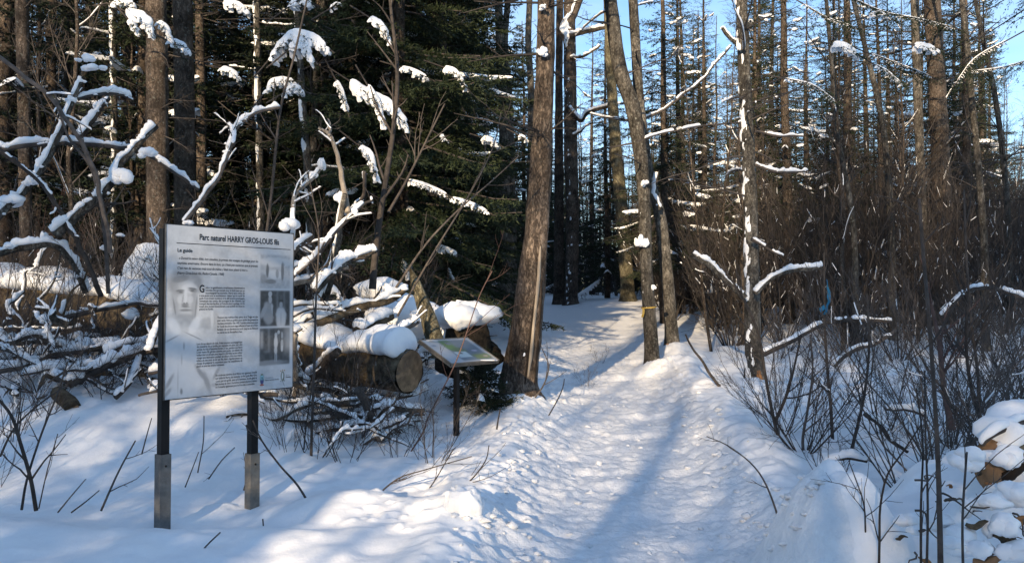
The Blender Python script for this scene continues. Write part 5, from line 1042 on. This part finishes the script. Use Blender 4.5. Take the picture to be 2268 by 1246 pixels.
    # two little crests in the lower right corner
    C = col(soft(u, v, .735, .93, .0175, .033, 14), (.06, .12, .15)); C = col(soft(u, v, .735, .922, .013, .024, 14), (.22, .42, .48)); C = col(soft(u, v, .735, .948, .0125, .014, 10), (.04, .05, .16)); C = col(soft(u, v, .736, .925, .005, .009, 9), (.02, .05, .07)); C = col(soft(u, v, .735, .903, .009, .006, 9), (.12, .13, .08)); C = col(soft(u, v, .735, .968, .018, .006, 9), (.26, .07, .05))
    C = col(soft(u, v, .912, .925, .016, .032, 12), (.05, .07, .04)); C = col(soft(u, v, .912, .92, .008, .020, 9), (.45, .50, .52)); C = col(soft(u, v, .908, .935, .004, .015, 9), (.5, .53, .56))
    for a, b in ((.896, .89), (.912, .885), (.928, .887)): C = col(soft(u, v, a, b, .004, .005, 8), (.28, .16, .03))
    C = col(soft(u, v, .921, .972, .0018, .022, 5, -25), (.10, .10, .10)); C = col(soft(u, v, .897, .955, .003, .006, 8), (.12, .13, .11)); C = col(soft(u, v, .928, .953, .003, .006, 8), (.12, .13, .11))
    return C
def painted(name, O, U, Vd, nrm, W, H, art, mat, parent, nu, nv, off=.0):
    u, v = face_grid(nu, nv); P = O+U*(u*W)[..., None]+Vd*(v*H)[..., None]+nrm*off
    i, j = np.meshgrid(np.arange(nv-1), np.arange(nu-1), indexing='ij'); b = i*nu+j
    o = mk(name, (P.reshape(-1, 3), [np.stack((b, b+nu, b+nu+1, b+1), -1).reshape(-1, 4)]), mat, parent=parent)
    ca = o.data.color_attributes.new('print', 'FLOAT_COLOR', 'POINT'); ca.data.foreach_set('color', np.concatenate((art(u, v), np.ones(u.shape+(1,))), -1).astype(np.float32).ravel())
    return o
def printmat(name, rough):
    m = bpy.data.materials.new(name); m.use_nodes = True; N = m.node_tree.nodes; b = N['Principled BSDF']; a_ = N.new('ShaderNodeAttribute'); a_.attribute_name = 'print'
    no = N.new('ShaderNodeTexNoise'); no.inputs['Scale'].default_value = 5; no.inputs['Detail'].default_value = 6; mr = N.new('ShaderNodeMapRange'); mr.inputs['To Min'].default_value = rough-.12; mr.inputs['To Max'].default_value = rough+.2
    m.node_tree.links.new(no.outputs[0], mr.inputs[0]); m.node_tree.links.new(mr.outputs[0], b.inputs['Roughness']); m.node_tree.links.new(a_.outputs['Color'], b.inputs['Base Color']); b.inputs['Specular IOR Level'].default_value = .4; return m
M['print'] = printmat('weathered_print', .42)
M['blacksteel'] = material('black_painted_steel', (.008, .008, .009), .6, spec=.2, bump=.1, bscale=40)
M['greysteel'] = material('dull_galvanised_steel', (.07, .07, .07), .6, (.135, .132, .125), 14, bump=.3, bscale=60, spec=.5)
M['tansteel'] = material('weathered_tan_steel', (.11, .10, .085), .6, (.20, .18, .15), 12, bump=.3, bscale=60, spec=.4)
M['ink'] = material('black_ink', (.015, .018, .022), .6); M['inkgrey'] = material('grey_ink', (.10, .105, .11), .6)
base = TL+wu*(W_/2); g0 = gz(base[0], base[1])
board = empty('information_board', (base[0], base[1], g0), label='large grey printed information board on two steel posts at the left', cat='sign')
def slab(O, U, Vd, N_, W, H, d0, d1):
    c = [O+U*a_*W+Vd*b_*H+N_*n_ for n_ in (d0, d1) for b_ in (0, 1) for a_ in (0, 1)]
    return np.array(c), [np.array([(0, 1, 3, 2), (4, 6, 7, 5), (0, 4, 5, 1), (2, 3, 7, 6), (0, 2, 6, 4), (1, 5, 7, 3)])]
DN = np.array((0, 0, -1.))
mk('panel', slab(TL, wu, DN, nrm, W_, HT, -.02, -.002), M['blacksteel'], parent=board, smooth=False)
for O, U, V_, Wd, Hd in ((TL, wu, DN, W_, .006), (TL-np.array((0, 0, HT-.006)), wu, DN, W_, .006), (TL-np.array((0, 0, .006)), wu, DN, .006, HT-.012), (TL+wu*(W_-.006)-np.array((0, 0, .006)), wu, DN, .006, HT-.012)):
    mk('edge_trim', slab(O, U, V_, nrm, Wd, Hd, -.0018, .003), M['blacksteel'] if Wd > .5 or U is None else M['greysteel'], parent=board, smooth=False)
painted('printed_face', TL+wu*.006+DN*.006, wu, DN, nrm, W_-.012, HT-.012, artwork, M['print'], board, 230, 270, .0005)
def text(name, s, u, v, h, width, mat, shear=0, bold=0, spacing=1., parent=board, O=None, U=None, Vd=None, Nn=None, W=None, H=None, off=.0022, just=None, lines=None):
    O = TL if O is None else O; U = wu if U is None else U; Vd = DN if Vd is None else Vd; Nn = nrm if Nn is None else Nn; W = W_ if W is None else W; H = HT if H is None else H
    cu = bpy.data.curves.new(name, 'FONT'); cu.body = s; cu.size = 1; cu.shear = shear; cu.offset = bold; cu.resolution_u = 2 if h < .03 else 4; cu.space_character = spacing; cu.space_line = 1.0
    t = bpy.data.objects.new(name, cu); COL.objects.link(t); dg = bpy.context.evaluated_depsgraph_get(); me = bpy.data.meshes.new_from_object(t.evaluated_get(dg)); bpy.data.objects.remove(t)
    V = np.empty(len(me.vertices)*3, np.float32); me.vertices.foreach_get('co', V); V = V.reshape(-1, 3); x0, x1 = V[:, 0].min(), V[:, 0].max()
    sx = width*W/(x1-x0); sy = h
    Pn = O+U*(u*W)+Vd*(v*H)+U*((V[:, :1]-x0)*sx)-Vd*(V[:, 1:2]*sy)+Nn*off
    me.vertices.foreach_set('co', (Pn-np.array(parent.location)).astype(np.float32).ravel()); me.materials.clear(); me.materials.append(mat); me.update()
    o = bpy.data.objects.new(name, me); COL.objects.link(o); o.parent = parent; return o
text('title_text', 'Parc naturel HARRY GROS-LOUIS fils', .238, .0815, .060, .63, M['ink'], bold=.022)
mk('title_rule', slab(TL+wu*(.075*W_)+DN*(.106*HT), wu, DN, nrm, .895*W_, .0045, .0012, .0024), M['ink'], parent=board, smooth=False)
text('heading_text', 'Le guide', .082, .158, .036, .105, M['ink'], bold=.02)
Q = ["« Durant la saison d'été, bon canadien, je prenais des voyages de guidage pour les", "touristes américains. Encore dans le bois, ça c'était pas vacances que je prenais.", "C'est rien de vacances mais tout de même c'était mon plaisir à moi ».", "(Harry Gros-Louis fils, Radio-Canada, 1968)"]
for k, (s, wd) in enumerate(zip(Q, (.60, .61, .525, .34))): text('quote_line', s, .093 if k == 0 else .082, .2+k*.0285, .026, wd, M['ink'], shear=.25, bold=.008)
text('drop_capital', 'G', .24, .388, .075, .036, M['ink'], bold=.02)
def block(u, v, wd, lh, rows, ind=0, u2=None):
    for k, s in enumerate(rows):
        a_ = u+(ind if k < 3 else 0); w2 = (wd-(ind if k < 3 else 0))*(1 if k < len(rows)-1 else min(1, len(s)/len(rows[0])))
        text('text_line', s, a_, v+k*lh, .0215, w2, M['ink'], bold=.008)
block(.24, .366, .345, .0158, ['uide « un gentilhomme complètement désintéressé et', "honnête. De qui connaît pour la forêt sans qui on", 'accompagnait les touristes, Harry sera connu du', "à une école tout se souviennent, métier qui le travail de", "guide. À son travail, la patience et le défi souvent accompagné,", "connaissait des camps, des portages et des chemins, qui", "transport des marchandises, et l'entraîne dans le guidage, soit de", "travail, plus, souvent bénévolement à ces sociétés de chasse et", "pêche en forêt."], ind=.045)
block(.375, .543, .32, .0178, ["Toujours avec maîtrise d'été, autour de la Truggu et à des", "petit canot, Harry se préfère pour guider des groupes de", "touristes américains. Dès 1935, il guidait notamment pour", "les Tourilli dans de courts stages effectués à l'ouest de la rivière", "Batiscan, de ses diamètres au nord, jusqu'au lac Batiscan", "au sud et au lac Bouteille à l'est."])
block(.225, .695, .345, .0162, ["Lors de ses séjours du club, il était souvent accompagné par", "des membres de sa famille, par exemple son père, qui a été", "gardien du club à l'automne durant 21 ans, pendant que Harry", "a été notre fils gérant comme son guide. Le métier de", "huiliers était un domaine avec lequel il a été fidèle et sans utiliser", "voyage sans destination pendant les séjours d'un mois traités,", "milieu de ses amis et de ses fils, était régulièrement en", "charge de préparer la nourriture pour les expéditions de", "pêche et ainsi les rendre heureuses."])
block(.365, .886, .325, .0175, ["De nombreux membres de la Nation ont également travaillé", "aux côtés de Harry, par exemple, le chef guide Max Gros", "-Louis, qui ont guidé, ainsi qu'à l'entretien de ses gîtes et", "fort bonnes du club à l'automne, prenant plusieurs saisons", "où il travaille également pour le Gros des commandes."])
text('crest_text', 'Conseil de la', .763, .925, .012, .06, M['inkgrey']); text('crest_text', 'Nation huronne-wendat', .760, .94, .018, .115, M['inkgrey'], bold=.01)
text('crest_text', 'Ville de', .935, .918, .012, .03, M['inkgrey']); text('crest_text', 'Wendake', .934, .932, .018, .045, M['ink'], bold=.01)
# posts, each a black tube standing in a wider steel sleeve
def prism(c, hw, z0, z1):
    R_ = [c+wu*a_*hw+nrm*b_*hw for a_, b_ in ((-1, -1), (1, -1), (1, 1), (-1, 1))]
    V = np.array([(p[0], p[1], z) for z in (z0, z1) for p in R_]); return V, [np.array([(0, 1, 5, 4), (1, 2, 6, 5), (2, 3, 7, 6), (3, 0, 4, 7), (4, 5, 6, 7), (3, 2, 1, 0)])]
for (x, yb, D, ym, mt, lab) in ((371, 1172, 5.53, 1006, 'greysteel', 'grey sleeve of the left post'), (569, 1150, 6.07, 1004, 'tansteel', 'tan weathered sleeve of the right post')):
    c = px(x, 900, D); zt = TL[2]-.03; c = c-nrm*.055; zm = px(x, ym, D)[2]
    o = mk('post', prism(c, .030, zm-.3, zt), M['blacksteel'], parent=board, smooth=False); s_ = mk('sleeve', prism(c, .040, px(x, yb, D)[2]-.35, zm), M[mt], parent=None, smooth=False, label=lab)
    V = np.empty(len(s_.data.vertices)*3, np.float32); s_.data.vertices.foreach_get('co', V); s_.data.vertices.foreach_set('co', (V.reshape(-1, 3)-np.array(board.location)).astype(np.float32).ravel()); s_.parent = o
    mk('bolt', blob(c+nrm*.043+np.array((0, 0, zm-c[2]-.08)), (.008, .008, .008), 1, 0, n=(6, 8)), M['blacksteel'], parent=board)
# ------------------------------------------------------------------ the low slanted map stand
wu2 = np.array((.65, .76, 0)); wu2 /= np.linalg.norm(wu2); dd = np.array((wu2[1], -wu2[0], 0)); C0 = px(928, 752, 8.4); Wm, Lm, drop = .742, .487, .233
sl = dd*Lm+np.array((0, 0, -drop)); Hm = np.linalg.norm(sl); sl /= Hm; nm = np.cross(wu2, sl); nm = nm if nm[2] > 0 else -nm
cc = C0+wu2*Wm/2+sl*Hm/2; stand = empty('map_stand', (cc[0], cc[1], gz(cc[0], cc[1])), label='low slanted map table on one black post, between the log end and leaning trunk', cat='sign')
mk('tabletop', slab(C0, wu2, sl, nm, Wm, Hm, -.035, -.003), M['greysteel'], parent=stand, smooth=False)
def mapart(u, v):
    P = np.stack((u*7, v*6, 0*u), -1); n1 = fbm(P, 4); g = .36+.06*n1; C = np.stack((g*.92, g, g*1.1), -1)
    def col(m, c): return C*(1-m[..., None])+np.array(c)*m[..., None]
    C = col(rectm(u, v, .30, .93, .06, .93, 90), (.12, .15, .18)); C = col(rectm(u, v, .30, .50, .07, .52, 60)*(n1 > -.25), (.09, .16, .06)); C = col(soft(u, v, .50, .52, .12, .14, 6), (.10, .14, .07)); C = col(rectm(u, v, .33, .58, .56, .80, 200), (.42, .50, .52)); C = col(soft(u, v, .44, .62, .04, .04, 8), (.08, .10, .10))
    C = col(rectm(u, v, .62, .96, .70, .90, 60)*(n1 > -.3), (.16, .20, .08)); C = col(soft(u, v, .86, .80, .05, .03, 8), (.42, .34, .30)); C = col(rectm(u, v, .40, .60, .82, .87, 120), (.15, .20, .24)); C = col(soft(u, v, .78, .55, .06, .03, 6), (.36, .34, .44)); C = col(soft(u, v, .12, .25, .05, .03, 5), (.16, .20, .26)); C = col(soft(u, v, .92, .88, .02, .015, 8), (.10, .03, .05))
    return C
painted('map_face', C0+wu2*.012+sl*.012, wu2, sl, nm, Wm-.024, Hm-.024, mapart, M['print'], stand, 60, 48, -.001)
for a_ in range(4):
    O = [C0, C0+sl*(Hm-.014), C0+sl*.014, C0+wu2*(Wm-.014)+sl*.014][a_]; Wd, Hd = [(Wm, .014), (Wm, .014), (.014, Hm-.028), (.014, Hm-.028)][a_]
    mk('edge_trim', slab(O, wu2, sl, nm, Wd, Hd, -.038, .004), M['tansteel'], parent=stand, smooth=False)
mk('frost_patch', blob(C0+wu2*.12+sl*.03+nm*.002, (.10, .02, .004), 3, .4, n=(8, 14)), M['snowcap'], parent=stand)
mk('frost_patch', blob(C0+wu2*.5+sl*(Hm-.02)+nm*.002, (.16, .02, .006), 4, .4, n=(8, 14)), M['snowcap'], parent=stand)
c = px(1011, 900, 8.5); zt = cc[2]-.05
def prism2(c, hw, z0, z1):
    R_ = [c+wu2*a_*hw+dd*b_*hw for a_, b_ in ((-1, -1), (1, -1), (1, 1), (-1, 1))]; V = np.array([(p[0], p[1], z) for z in (z0, z1) for p in R_]); return V, [np.array([(0, 1, 5, 4), (1, 2, 6, 5), (2, 3, 7, 6), (3, 0, 4, 7), (4, 5, 6, 7), (3, 2, 1, 0)])]
mk('post', prism2(c, .024, px(1012, 980, 8.5)[2]-.3, zt), M['blacksteel'], parent=stand, smooth=False)
mk('bracket', slab(cc-wu2*.12-sl*.12, wu2, sl, nm, .24, .24, -.05, -.0385), M['blacksteel'], parent=stand, smooth=False)
